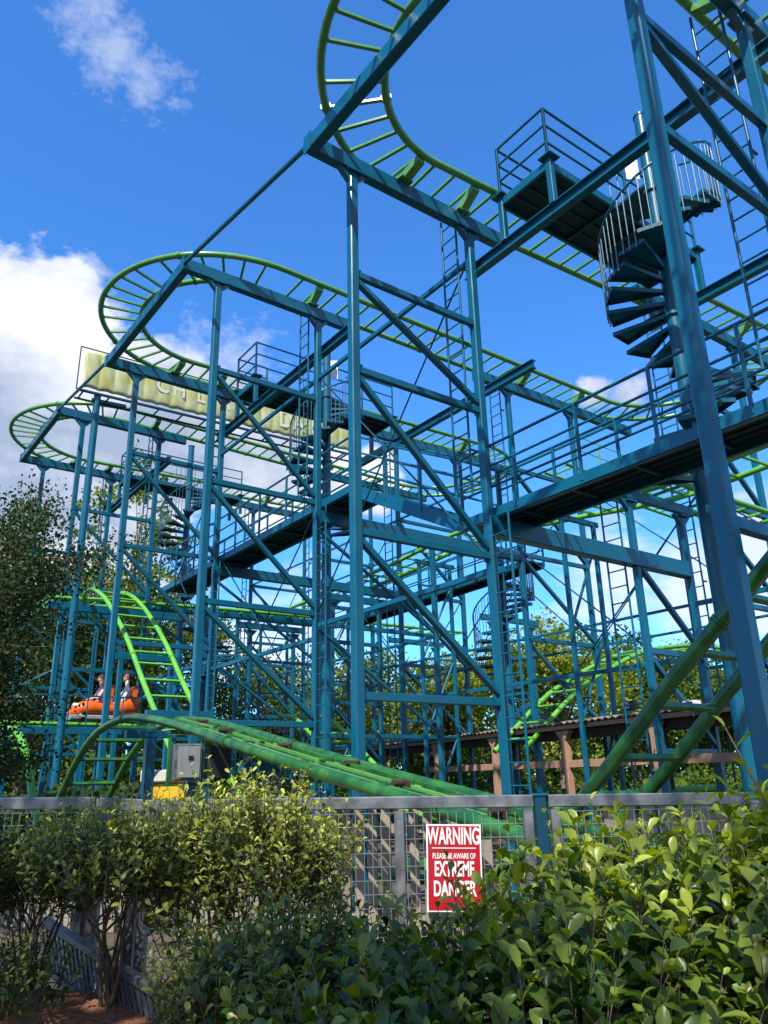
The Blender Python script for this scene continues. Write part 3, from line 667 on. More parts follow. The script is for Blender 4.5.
for i in range(14):
    b=b0_+(b1_-b0_)*i/13; mb.bar(P(20.95,b,bz(b)-.22),P(21.5,b,bz(b)-.22),.04,.04,ch=0)
mb.build('catwalk_frame',M['blue_dark'],t)
def textmesh(name,body,size,origin,xa,ya,m,parent,offset=0.0,extrude=.003,align='CENTER',sx=1.0,space=1.0):
    cu=bpy.data.curves.new(name,'FONT'); cu.body=body; cu.size=size; cu.offset=offset; cu.extrude=extrude; cu.align_x=align; cu.space_character=space
    ob=bpy.data.objects.new(name,cu); COL.objects.link(ob); dg=bpy.context.evaluated_depsgraph_get(); dg.update()
    me=bpy.data.meshes.new_from_object(ob.evaluated_get(dg)); COL.objects.unlink(ob); bpy.data.objects.remove(ob)
    za=xa.cross(ya); o=bpy.data.objects.new(name,me); COL.objects.link(o); o.parent=parent
    me.transform(Matrix.Translation(-LOC[parent.name])@basis(xa*sx,ya,za,V(origin))); me.materials.clear(); me.materials.append(m); LOC[o.name]=LOC[parent.name]; return o
textmesh('lettering','DAIL',.85,P(21.045,12.05,bz(12.0)+.27),vb,Z,M['bannerwhite'],bo,.015,.006,sx=.8,space=1.1)
textmesh('lettering','CHILLIN',.66,P(21.045,8.4,bz(8)+.42),vb,Z,M['bannerwhite'],bo,.012,.006,sx=.9,space=1.35)
t=thing('banner_mast','stout round teal mast behind the far hairpin holding the banner end','mast',P(21.3,5.35,0))
mb=MB(); mb.tube([P(21.3,5.35,0),P(21.3,5.35,12.5)],.10,16); mb.build('pole',M['blue'],t)
mb=MB(); mb.bar(P(21.3,5.2,12.3),P(21.3,6.2,12.35),.08,.1,ch=.01); mb.build('bracket',M['blue'],t)

# ------------------------------------------------------------------ orange car with riders
def car(b,label):
    zt=3.36; a=aF
    t=thing('coaster_car',label,'coaster car',P(a,b,zt))
    L=2.0
    secs=[(0,.10,.22,.10),(.12,.34,.30,.24),(.35,.46,.36,.40),(.65,.5,.34,.46),(1.0,.5,.34,.34),(1.3,.5,.36,.34),(1.6,.5,.5,.55),(1.85,.47,.55,.62),(1.98,.40,.5,.58)]
    mb=MB(); n=16; vs=[]
    for (s,hw,mid,ht) in secs:
        for k in range(n):
            th=2*PI*k/n; cx_=math.copysign(abs(math.cos(th))**.6,math.cos(th)); sz=math.copysign(abs(math.sin(th))**.6,math.sin(th))
            vs.append(P(a+hw*cx_,b-L/2+s,zt+.12+ht*.5+ht*.5*sz))
    m_=len(secs)
    mb.raw(vs,[(i*n+k,i*n+(k+1)%n,(i+1)*n+(k+1)%n,(i+1)*n+k) for i in range(m_-1) for k in range(n)]+[tuple(range(n))[::-1],tuple(range((m_-1)*n,m_*n))],True)
    mb.build('body_shell',M['orange'],t)
    mb=MB(); mb.bar(P(a,b-L/2+.02,zt+.06),P(a,b+L/2-.05,zt+.06),.95,.13,ch=.03); mb.build('bumper',M['cabinet'],t)
    mb=MB(); mb.tube([P(a-.3,b-L/2+.25,zt+.40),P(a,b-L/2+.2,zt+.44),P(a+.3,b-L/2+.25,zt+.40)],.05,8); mb.build('nose_stripe',M['white'],t)
    for i,s in enumerate((.95,1.65)):
        mb=MB(); mb.bar(P(a-.4,b-L/2+s,zt+.35),P(a-.4,b-L/2+s,zt+.40),.1,.1)
        mb.prism([P(a-.42,b-L/2+s,zt+.35),P(a-.42,b-L/2+s+.14,zt+1.0),P(a-.42,b-L/2+s+.24,zt+1.0),P(a-.42,b-L/2+s+.2,zt+.35)],ua*.84); mb.build('seat_back',M['orange'],t)
    mb=MB(); mb.tube([P(a-.4,b-.25,zt+.62),P(a+.4,b-.25,zt+.62)],.03,8); mb.build('lap_bar',M['black'],t)
    for s in (.35,1.6):
        for e in (-1,1):
            mb=MB(); c=P(a+e*G,b-L/2+s,zt-.02); mb.tube([c-ua*.03,c+ua*.03],.09,14); mb.build('wheel',M['black'],t)
    return t
car(7.05,'orange four seat coaster car carrying riders, on the low lime track at the left')
def person(a,b,z,shirt,label,lean=.0,cap=None,group=None):
    """seated rider, knees forward (towards -b)"""
    c=P(a,b,z); f=-vb; s=ua
    J=[c,c+Z*.18+f*-.02,c+Z*.42+f*(-.08),c+Z*.56+f*-.08,c+Z*.64+f*-.06,c+Z*.78+f*-.04]
    R_=[.15,.14,.17,.055,.06,.06]
    verts=list(J); rad=list(R_); ed=[(i,i+1) for i in range(5)]
    def chain(frm,pts,rs):
        k=frm
        for p,r in zip(pts,rs):
            verts.append(p); rad.append(r); ed.append((k,len(verts)-1)); k=len(verts)-1
    for e in (-1,1):
        chain(0,[c+s*e*.1+f*.05,c+s*e*.12+f*.42+Z*.04,c+s*e*.12+f*.50-Z*.3],[.09,.07,.05])
        chain(2,[c+s*e*.19+Z*.44+f*-.06,c+s*e*.24+Z*.2+f*.08,c+s*e*.15+Z*.2+f*.3],[.055,.045,.035])
    me=bpy.data.meshes.new('person'); me.from_pydata([tuple(v-c) for v in verts],ed,[]); o=bpy.data.objects.new('person',me); COL.objects.link(o); o.location=c; LOC[o.name]=c
    sk=o.modifiers.new('skin','SKIN'); 
    for i,r in enumerate(rad): me.skin_vertices[0].data[i].radius=(r,r)
    me.skin_vertices[0].data[0].use_root=True
    o.modifiers.new('sub','SUBSURF').levels=1; o.modifiers['sub'].render_levels=2
    me.materials.append(shirt); tag(o,label,'person',group)
    # head
    mb=MB(); hc=c+Z*.80-vb*-.03; n=14
    vs=[];fs=[]
    for i in range(9):
        ph=PI*i/8; rr=.085*math.sin(ph)*(1.0 if i<5 else .86)+.004
        for k in range(n):
            th=2*PI*k/n; p=V((0,0,0))+s*math.cos(th)*rr*.88+f*math.sin(th)*rr*1.05+Z*.115*math.cos(ph)
            if abs(th-PI/2)<.3 and i==5: p+=f*.022
            vs.append(hc+p)
    fs=[(i*n+k,i*n+(k+1)%n,(i+1)*n+(k+1)%n,(i+1)*n+k) for i in range(8) for k in range(n)]
    mb.raw(vs,fs,True); hd=mb.build('head',M['skin'],o)
    mb=MB(); 
    for e in (-1,1): mb.box(hc+f*.082+s*e*.03+Z*.01,(.022,.008,.012),(s,f,Z))
    mb.build('eyes',M['black'],hd)
    mb=MB(); vs=[]
    for i in range(5):
        ph=PI*i/8*.95; rr=.094*math.sin(ph)+.004
        for k in range(n):
            th=2*PI*k/n; vs.append(hc+s*math.cos(th)*rr*.9+(f*math.sin(th)*rr*1.02)+Z*(.122*math.cos(ph)+.006)-f*.008)
    mb.raw(vs,[(i*n+k,i*n+(k+1)%n,(i+1)*n+(k+1)%n,(i+1)*n+k) for i in range(4) for k in range(n)],True)
    mb.build('cap' if cap else 'hair',cap or M['hair'],hd)
    return o
gp='riders in the orange car'
person(aF-.22,6.85,3.74,M['shirt2'],'front rider in a pink shirt seated low in the orange car',group=gp)
person(aF-.22,7.6,3.80,M['shirt'],'rear rider in a white shirt and dull red cap in the orange car',cap=M['cap'],group=gp)

# ------------------------------------------------------------------ shed with brown posts
t=thing('shed','long low queue shed with brown posts and a thin corrugated roof behind the coaster','shed',(1,20,0))
s0=V((-2.6,32.2,2.62)); s1=V((7.3,8.8,2.62)); sd_=(s1-s0).normalized(); sx=V((sd_.y,-sd_.x,0)); sx=-sx if sx.x<0 else sx
Ls=(s1-s0).length; n=120
mb=MB(); vs=[]
for i in range(n*2+1):
    p=s0+sd_*Ls*(i/(n*2)); dz=.022*(1 if i%2 else -1)
    vs+= [p+Z*dz-sx*.12, p+Z*(dz+.28)+sx*3.2]
mb.raw(vs,[(2*i,2*i+2,2*i+3,2*i+1) for i in range(n*2)])
ro=mb.build('roof',M['roof'],t); ro.modifiers.new('thick','SOLIDIFY').thickness=.02
mb=MB(); mb.bar(s0-Z*.09,s1-Z*.09,.05,.09,ch=.005); mb.build('fascia',M['brown'],t)
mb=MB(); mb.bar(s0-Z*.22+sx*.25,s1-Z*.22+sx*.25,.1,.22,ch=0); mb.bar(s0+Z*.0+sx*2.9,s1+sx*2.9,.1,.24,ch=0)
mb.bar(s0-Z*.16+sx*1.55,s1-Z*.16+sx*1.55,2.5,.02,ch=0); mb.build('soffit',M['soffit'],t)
for k in (2.2,5.9,9.9,13.2,16.2,19.0,21.4,23.8):
    p=s0+sd_*k
    mb=MB(); mb.bar(V((p.x,p.y,0))+sx*.1,V((p.x,p.y,2.46))+sx*.1,.15,.15,ch=.012,up=sx)
    for s in (-1,1): mb.prism([p-Z*.16+sx*.02+sd_*s*.07,p-Z*.36+sx*.02+sd_*s*.07,p-Z*.16+sx*.02+sd_*s*.26],sx*.12)
    mb.build('post',M['brown'],t)
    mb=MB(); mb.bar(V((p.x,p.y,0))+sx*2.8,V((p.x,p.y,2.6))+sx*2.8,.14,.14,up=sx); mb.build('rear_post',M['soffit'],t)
mb=MB(); mb.bar(V((s0.x,s0.y,1.78))+sx*.1+sd_*9,V((s1.x,s1.y,1.78))+sx*.1,.06,.15,ch=.006); mb.build('rail_board',M['brown'],t)
# floodlights on the shed roof
def flood(p,label,m):
    t=thing('floodlight',label,'floodlight',p,None)
    mb=MB(); mb.box(p+Z*.12,(.26,.16,.18),(sd_,sx,Z),ch=.02); hz=mb.build('lamp_housing',m,t)
    mb=MB(); mb.box(p+Z*.12-sx*.085,(.2,.01,.13),(sd_,sx,Z)); mb.build('lens',M['cabinet'] if m!=M['white'] else M['black'],hz)
    mb=MB(); mb.tube([p-Z*.05,p+Z*.04],.02,8); mb.build('bracket',M['galv'],t)
def onroof(f): return s0+sd_*Ls*f
flood(onroof(.80)-Z*.12-sx*.2,'white floodlight on the edge of the shed roof at the right',M['white'])
flood(onroof(.70)+Z*.12+sx*.6,'small black floodlight standing on the shed roof',M['black'])

# ------------------------------------------------------------------ control cabinets
t=thing('control_cabinet','grey electrical cabinet in a dark green frame hung under the big green track','cabinet',P(8.9,4.1,.9))
cx0=P(9.75,4.0,1.84); mb=MB(); mb.box(cx0,(.34,.22,.44),(vb,ua,Z),ch=.015); mb.build('box',M['galv'],t)
mb=MB(); mb.box(cx0-ua*.115,(.29,.012,.37),(vb,ua,Z),ch=.003); dr=mb.build('door',M['cabinet'],t)
mb=MB(); mb.box(cx0-ua*.125+vb*.02+Z*.05,(.06,.02,.05),(vb,ua,Z),ch=.003); mb.build('latch',M['black'],dr)
mb=MB()
for e in (-.22,.22):
    mb.bar(cx0+vb*e-Z*.28,cx0+vb*e+Z*.3,.035,.035)
mb.bar(cx0-vb*.28-Z*.27,cx0+vb*1.1-Z*.27,.045,.03); mb.build('frame',M['deepgreen'],t)
mb=MB(); mb.box(cx0+vb*.44+Z*.0,(.3,.2,.42),(vb,ua,Z),ch=.015); mb.build('side_box',M['black'],t)
t=thing('ticket_booth','yellow booth with a white flat roof behind the fence at the left','booth',P(13.5,8.1,0))
bc=V((-3.95,14.9,0)); X=V((1,0,0)); Y=V((0,1,0))
for o in (t,): o.location=bc; LOC[o.name]=bc
mb=MB(); mb.box(bc+Z*.8,(.86,.8,1.6),(X,Y,Z),ch=.02); mb.build('wall',M['yellow'],t)
mb=MB(); mb.box(bc+Z*1.71,(1.0,.95,.22),(X,Y,Z),ch=.03); mb.build('roof',M['cream'],t)
mb=MB(); mb.box(bc+Z*.9-Y*.41,(.40,.02,.6),(X,Y,Z)); mb.build('window',M['cabinet'],t)
t=thing('yellow_barrier','yellow railing panel behind the bushes left of centre','barrier',(-2.4,12.6,0))
mb=MB()
for i in range(4): mb.bar(V((-2.9+i*.35,12.6,0)),V((-2.9+i*.35,12.6,1.35)),.12,.05,up=Y)
mb.build('upright',M['yellow'],t); mb=MB(); mb.bar(V((-3,12.57,1.2)),V((-1.7,12.57,1.2)),.04,.1); mb.build('rail',M['lime'],t)

# ------------------------------------------------------------------ fences
def wire_panel(p,q,z0,z1,parent,sx_=.05,sz=.07,r=.0017):
    p=V(p);q=V(q);L=(q-p).length;d=(q-p).normalized();nn=d.cross(Z); mb=MB()
    n=int(L/sx_)
    for i in range(n+1):
        c=p+d*(L*i/n); mb.bar(V((c.x,c.y,z0)),V((c.x,c.y,z1)),r*2,r*2,up=nn,ch=0)
    m_=int((z1-z0)/sz)
    for j in range(m_+1):
        z=z0+(z1-z0)*j/m_; mb.bar(V((p.x,p.y,z))+nn*r*2.1,V((q.x,q.y,z))+nn*r*2.1,r*2,r*2,ch=0)
    mb.build('wire_mesh',M['wire'],parent)
def fence(p,q,ztp,ztq,label,z0=.25,posts=(0,1),group='galvanised fence panels',pw=.07):
    p=V(p);q=V(q); t=thing('fence_panel',label,'fence panel',p,group); d=(q-p).normalized()
    mb=MB(); mb.bar(p+Z*(ztp-.036),q+Z*(ztq-.036),.05,.072,ch=.006); mb.build('top_rail',M['galv'],t)
    mb=MB(); mb.bar(p+Z*(z0),q+Z*(z0),.045,.06,ch=.006); mb.build('bottom_rail',M['galv'],t)
    for f in posts:
        c=p.lerp(q,f); zt=ztp+(ztq-ztp)*f; e=d*(pw/2 if f==0 else -pw/2 if f==1 else 0)
        mb=MB(); mb.bar(c+e,c+e+Z*(zt-.083 if f in(0,1) else zt-.083),pw,.06,up=d,ch=.006)
        mb.build('post',M['galv'],t)
    wire_panel(p+d*.06-Y*0,q-d*.06,z0+.03,min(ztp,ztq)-.085,t)
    return t
FY=5.0
fence((-1.50,FY,0),(.86,FY,0),1.503,1.480,'galvanised wire mesh fence panel carrying the red warning sign',posts=(0,1,.655))
fence((.955,FY,0),(2.13,FY,0),1.478,1.466,'galvanised fence gate panel at the right above the pale leaves')
fence((-1.80,FY+.02,0),(-1.51,FY+.02,0),1.525,1.506,'short galvanised fence panel at the left between two posts')
fence((-4.4,FY+.5,0),(-1.81,FY+.03,0),1.56,1.527,'galvanised wire fence panel at the far left in the shade')
t=thing('gate_post','dark teal post standing between the fence and the gate panel','post',(.908,FY+.03,0))
mb=MB(); mb.bar(V((.908,FY+.03,0)),V((.908,FY+.03,1.475)),.085,.08,ch=.008,up=X); mb.build('column',M['blue_dark'],t)
mb=MB(); mb.box((.908,FY+.03,1.48),(.1,.1,.012),(X,Y,Z)); mb.build('cap',M['blue'],t)
t=thing('gate_post','blue post at the right end of the fence behind the big leaves','post',(2.19,FY,0))
mb=MB(); mb.bar(V((2.19,FY,0)),V((2.19,FY,1.40)),.05,.05,ch=.008,up=X); mb.build('column',M['galv'],t)
mb=MB(); mb.box((2.19,FY,1.41),(.06,.06,.012),(X,Y,Z)); mb.build('cap',M['galv'],t)
# warning sign
sc=V((.362,FY-.045,1.09)); t=thing('warning_sign','red WARNING sign with white lettering fixed to the wire fence','sign',sc)
W_,H_=.325,.47
tilt=math.radians(1.6); sxa=V((math.cos(tilt),0,-math.sin(tilt))); sya=V((math.sin(tilt),0,math.cos(tilt)))
mb=MB(); mb.bar(sc-sxa*W_/2,sc+sxa*W_/2,.004,H_,up=sya,ch=0); mb.build('backing_plate',M['white'],t)
mb=MB(); mb.bar(sc-sxa*(W_/2-.009)-Y*.003,sc+sxa*(W_/2-.009)-Y*.003,.003,H_-.018,up=sya,ch=0); rp=mb.build('red_panel',M['red'],t)
def line(txt,size,dy,off,sx_):
    textmesh('lettering',txt,size,sc+sya*dy-Y*.0062,sxa,sya,M['white'],rp,off,.0008,sx=sx_)
line('WARNING',.128,.128,.003,.50)
mb=MB(); mb.bar(sc-sxa*.13+sya*.105-Y*.0062,sc+sxa*.13+sya*.105-Y*.0062,.0015,.005,up=sya,ch=0); mb.build('rule_line',M['white'],rp)
line('PLEASE BE AWARE OF',.042,.048,.0008,.62)
line('EXTREME',.112,-.045,.003,.50)
line('DANGER',.112,-.150,.003,.55)
line('KEEP OUT',.05,-.19,.001,.7) if False else None
for e in (-1,1):
    for f in (-1,1):
        mb=MB(); c=sc+sxa*e*(W_/2-.018)+sya*f*(H_/2-.018); mb.tube([c-Y*.007,c-Y*.003],.004,8); mb.build('screw',M['steel'],t)

def pickets(p,q,h,label,w=.12,gap=.05,z0=0.0,group='tan timber fences'):
    p=V(p);q=V(q);L=(q-p).length;d=(q-p).normalized();t=thing('timber_fence',label,'fence',p,group)
    n=int(L/(w+gap)); nn=d.cross(Z)
    for i in range(n):
        c=p+d*((i+.5)*(w+gap)); mb=MB(); mb.bar(c+Z*z0,c+Z*(z0+h+random.uniform(-.02,.02)),w,.022,up=nn,ch=.003); mb.build('picket',M['plank'],t)
    for z in (.25,h-.2):
        mb=MB(); mb.bar(p+Z*(z0+z)+nn*.035*-1,q+Z*(z0+z)+nn*.035*-1,.04,.09,ch=0); mb.build('backing_rail',M['plank'],t)
pickets((1.95,7.7,0),(4.3,7.4,0),1.34,'tan picket fence seen through the gate panel at the right')
pickets((-2.4,9.4,0),(1.1,8.2,0),1.30,'weathered timber fence in shade behind the wire mesh at the centre',w=.10,gap=.05)
pickets((-7.5,11.5,0),(-2.6,9.6,0),1.1,'weathered timber fence in shade behind the fence at the left',w=.10,gap=.06)
# low lattice edging running diagonally at the lower left
t=thing('lattice_fence','low grey diagonal lattice edging beside the mulch at the lower left','lattice fence',(-2.0,4.6,.6))
p=V((-1.98,4.85,.66)); q=V((-.72,3.5,.47)); d=(q-p).normalized(); L=(q-p).length; mb=MB()
k=0
while k<L-.14:
    for s in (0,1):
        a_=p+d*(k+.12*s)+Z*.02; b_=p+d*(k+.12*(1-s))+Z*.20; mb.bar(a_+d.cross(Z)*.008*(s*2-1),b_+d.cross(Z)*.008*(s*2-1),.018,.008,up=d.cross(Z),ch=0)
    k+=.06
mb.build('lattice',M['galv'],t)
mb=MB(); mb.bar(p+Z*.22,q+Z*.22,.05,.035); mb.bar(p+Z*.01,q+Z*.01,.05,.03); mb.build('rail',M['galv'],t)

# ------------------------------------------------------------------ vegetation
LEAF_V=np.array([[0,0,0],[.14,.22,.04],[.26,.60,.06],[.17,.87,.04],[0,1,-.04],[-.17,.87,.04],[-.26,.60,.06],[-.14,.22,.04],[0,.28,0],[0,.62,.0]],float)
LEAF_F=[(0,1,8),(1,2,9,8),(2,3,9),(3,4,9),(0,8,7),(8,9,6,7),(9,5,6),(9,4,5)]
SM_V=np.array([[0,0,0],[.30,.5,.05],[0,1,0],[-.30,.5,.05]],float); SM_F=[(0,1,2),(0,2,3)]
def leaves_mesh(name,pos,dirs,nrm_,size,age,m,parent,detail=True,width=1.0,curl=None):
    LV,LF=(LEAF_V,LEAF_F) if detail else (SM_V,SM_F)
    n=len(pos); dirs=dirs/np.linalg.norm(dirs,axis=1,keepdims=True)
    x=np.cross(dirs,nrm_); x/=np.linalg.norm(x,axis=1,keepdims=True)+1e-9; zz=np.cross(x,dirs)
    lv=LV.copy(); lv[:,0]*=width; lv[:,2]*=1.7
    pts=pos[:,None,:]+size[:,None,None]*(x[:,None,:]*lv[None,:,0:1]+dirs[:,None,:]*lv[None,:,1:2]+zz[:,None,:]*lv[None,:,2:3])
    if detail:
        c=(rng.normal(0,.26,n) if curl is None else curl)
        pts+= -zz[:,None,:]*(size[:,None,None]*(lv[None,:,1:2]**2)*np.abs(c)[:,None,None])
    k=len(lv); org=np.array(LOC[parent.name]); pts=pts.reshape(-1,3)-org
    me=bpy.data.meshes.new(name); nf=len(LF)
    loops=np.concatenate([np.array(f) for f in LF]); ll=np.array([len(f) for f in LF])
    me.vertices.add(n*k); me.vertices.foreach_set('co',pts.ravel())
    al=(loops[None,:]+(np.arange(n)*k)[:,None]).ravel(); tot=np.tile(ll,n); st=np.concatenate([[0],np.cumsum(tot)[:-1]])
    me.loops.add(len(al)); me.loops.foreach_set('vertex_index',al.astype(np.int32))
    me.polygons.add(len(tot)); me.polygons.foreach_set('loop_start',st.astype(np.int32)); me.polygons.foreach_set('loop_total',tot.astype(np.int32))
    me.polygons.foreach_set('use_smooth',np.ones(len(tot),bool))
    me.update(calc_edges=True); me.validate()
    at=me.attributes.new('age','FLOAT','POINT'); at.data.foreach_set('value',np.repeat(age,k).astype(np.float32))
    me.materials.append(m); o=bpy.data.objects.new(name,me); COL.objects.link(o); o.parent=parent; LOC[o.name]=LOC[parent.name]; return o
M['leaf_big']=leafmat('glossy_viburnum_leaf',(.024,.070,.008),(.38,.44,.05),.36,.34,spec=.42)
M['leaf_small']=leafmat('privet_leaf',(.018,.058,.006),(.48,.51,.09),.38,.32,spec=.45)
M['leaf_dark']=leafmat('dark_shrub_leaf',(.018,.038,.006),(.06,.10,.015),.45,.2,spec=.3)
M['leaf_tree']=leafmat('tree_leaf_green',(.04,.09,.014),(.20,.26,.045),.6,.4,.4,spec=.2)
M['leaf_yellow']=leafmat('tree_leaf_yellow_green',(.10,.16,.022),(.30,.34,.05),.6,.4,.35,spec=.2)
M['leaf_olive']=leafmat('oak_leaf_olive',(.015,.036,.009),(.06,.10,.025),.55,.3,.45,spec=.25)
def rnd_unit(n):
    v=rng.normal(size=(n,3)); return v/np.linalg.norm(v,axis=1,keepdims=True)
def bush(label,base,rx,ry,h,nshoot,leaf,m,young=.5,shoot_len=.4,per=12,width=1.0,name='shrub',hole=0.0,stemtop=.35,group='shrubs in the planting bed',hfun=None,stem_n=7):
    base=V(base); t=thing(name,label,'shrub',base,group); bz_=np.array(base)
    # stems
    mb=MB()
    for i in range(stem_n):
        an=random.uniform(0,2*PI); e=random.uniform(.3,.9)
        tip=base+V((math.cos(an)*rx*e,math.sin(an)*ry*e,h*random.uniform(.5,.8)))
        mid=base.lerp(tip,.5)+V((random.uniform(-.08,.08),random.uniform(-.08,.08),random.uniform(0,.1)))
        q1=base.lerp(mid,.5)+V((random.uniform(-.04,.04),random.uniform(-.04,.04),0))
        st=base+V((math.cos(an)*.05,math.sin(an)*.05,-.05))
        mb.tube(catmull([st,q1,mid,tip],.1),[.011-.008*k/max(1,len(catmull([st,q1,mid,tip],.1))-1) for k in range(len(catmull([st,q1,mid,tip],.1)))],6)
        for j in range(4):
            a2=mid.lerp(tip,random.random()); b2=a2+V((random.uniform(-.2,.2),random.uniform(-.2,.2),random.uniform(.05,.25))); mb.tube([a2,a2.lerp(b2,.5)+V((.01,.01,.01)),b2],[.006,.004,.002],5)
    P_=[];D_=[];N_=[];S_=[];A_=[]
    for i in range(nshoot):
        u_=rnd_unit(1)[0]; u_[2]=abs(u_[2])*1.0 if random.random()<.85 else u_[2]*.6
        rr=random.uniform(.55,1)**.5
        c=bz_+np.array([u_[0]*rx*rr,u_[1]*ry*rr,h*(stemtop+(1-stemtop)*(.5+.5*u_[2]*rr))-shoot_len*.5])
        if c[2]<bz_[2]+h*hole*random.random(): continue
        dr=np.array([u_[0]*.45,u_[1]*.45,1.0])+rng.normal(0,.22,3); dr/=np.linalg.norm(dr)
        SL=shoot_len*random.uniform(.6,1.25); p0=c; p1=c+dr*SL
        if len(mb.v)<90000 : mb.tube([V(p0),V((p0+p1)/2),V(p1)],[.0028,.002,.0012],4,caps=False)
        ph=random.uniform(0,PI)
        perp=np.cross(dr,[0,0,1.]) if abs(dr[2])<.99 else np.array([1.,0,0]); perp/=np.linalg.norm(perp)+1e-9; q2=np.cross(dr,perp)
        for j in range(per):
            k=(j//2+1)/(per/2); an=ph+(j%2)*PI+(j//2)*PI/2+rng.normal(0,.25)
            rad=perp*math.cos(an)+q2*math.sin(an); up=.55+.6*k
            d=rad+dr*up+rng.normal(0,.15,3); P_.append(p0+dr*SL*k); D_.append(d)
            N_.append(dr*1.0-rad*.6+rng.normal(0,.25,3)); S_.append(leaf*(1.15-.45*k**3)*random.uniform(.5,1.3))
            top=(c[2]-bz_[2])/h; A_.append(min(1,max(0,young*(.15+1.0*k**2)*(.3+.9*top)+rng.normal(0,.12))))  # paler young tips; the tone also paints in sunlit tops and shaded lower leaves
    mb.build('stem',M['twig'],t)
    leaves_mesh('foliage',np.array(P_),np.array(D_),np.array(N_),np.array(S_),np.array(A_),m,t,True,width)
    return t
bz0=.62
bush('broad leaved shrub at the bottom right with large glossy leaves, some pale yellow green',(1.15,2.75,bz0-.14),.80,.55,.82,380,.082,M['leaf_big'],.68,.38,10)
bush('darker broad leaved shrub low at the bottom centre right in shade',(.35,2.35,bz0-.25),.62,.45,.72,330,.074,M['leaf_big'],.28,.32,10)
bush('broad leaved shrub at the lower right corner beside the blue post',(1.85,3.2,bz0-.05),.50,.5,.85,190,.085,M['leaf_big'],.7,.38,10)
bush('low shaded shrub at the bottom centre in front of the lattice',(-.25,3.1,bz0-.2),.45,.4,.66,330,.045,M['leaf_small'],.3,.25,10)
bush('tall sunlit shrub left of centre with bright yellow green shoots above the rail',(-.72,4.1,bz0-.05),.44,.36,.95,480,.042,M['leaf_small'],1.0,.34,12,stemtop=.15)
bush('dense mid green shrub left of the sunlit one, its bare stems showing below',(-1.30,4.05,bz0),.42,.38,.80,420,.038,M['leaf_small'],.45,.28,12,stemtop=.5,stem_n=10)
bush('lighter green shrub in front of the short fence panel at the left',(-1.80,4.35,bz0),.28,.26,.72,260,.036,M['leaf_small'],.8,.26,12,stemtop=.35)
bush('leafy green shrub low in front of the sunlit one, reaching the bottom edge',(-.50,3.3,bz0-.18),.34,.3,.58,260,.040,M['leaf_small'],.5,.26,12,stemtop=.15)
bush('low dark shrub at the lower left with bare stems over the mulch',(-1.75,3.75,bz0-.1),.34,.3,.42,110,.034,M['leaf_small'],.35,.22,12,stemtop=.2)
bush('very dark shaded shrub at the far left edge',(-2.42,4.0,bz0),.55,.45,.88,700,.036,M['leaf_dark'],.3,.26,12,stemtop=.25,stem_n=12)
def sprigs(label,items,name='shrub_shoots'):
    b0=items[0][0]; t=thing(name,label,'shoots',b0,None); LOC[t.name]=V(b0); P_=[];D_=[];N_=[];S_=[];A_=[]; mb=MB()
    for (b_,e_,n_,sz) in items:
        b_=np.array(b_);e_=np.array(e_); mid=(b_+e_)/2+np.array([.02,0,.01]); cv=catmull([V(b_),V(mid),V(e_)],.04); mb.tube(cv,[.004-.003*i/len(cv) for i in range(len(cv))],5)
        for j in range(n_):
            k=.15+.85*(j+1)/n_; q=np.array(cv[min(len(cv)-1,int(k*(len(cv)-1)))]); an=(j%2)*PI+(j//2)*PI/2+random.uniform(-.3,.3); rad=np.array([math.cos(an),math.sin(an),0]); P_.append(q); D_.append(rad+np.array([0,0,.6+.9*k])+rng.normal(0,.12,3)); N_.append(np.array([0,0,1.])-rad*.6+rng.normal(0,.2,3)); S_.append(sz*(1.1-.4*k)*random.uniform(.8,1.15)); A_.append(min(1,.55+.5*random.random()))
    mb.build('stem',M['twig'],t); leaves_mesh('foliage',np.array(P_),np.array(D_),np.array(N_),np.array(S_),np.array(A_),M['leaf_big'],t)
sprigs('pale yellow green shoots rising above the rail beside the dark gate post',[((.80,3.2,1.1),(.78,3.2,1.50),14,.062),((.92,3.1,1.1),(.93,3.1,1.44),12,.06),((.66,3.2,1.05),(.60,3.25,1.45),12,.055),((1.05,3.1,1.0),(1.10,3.1,1.36),12,.06),((.5,3.1,.95),(.46,3.1,1.32),10,.055)])
sprigs('leafy shoots hiding the lower edge of the warning sign',[((.12+.06*i,2.7,.8),(.13+.055*i+random.uniform(-.02,.02),2.72,1.19+random.uniform(-.03,.05)),12,.06) for i in range(6)])
sprigs('small shoots with narrow leaves overlapping the warning sign',[((.20,2.6,.85),(.17,2.6,1.36),12,.055),((.28,2.6,.85),(.30,2.65,1.29),12,.055),((.10,2.6,.8),(.04,2.6,1.22),10,.055),((.36,2.55,.85),(.40,2.55,1.25),10,.055)])
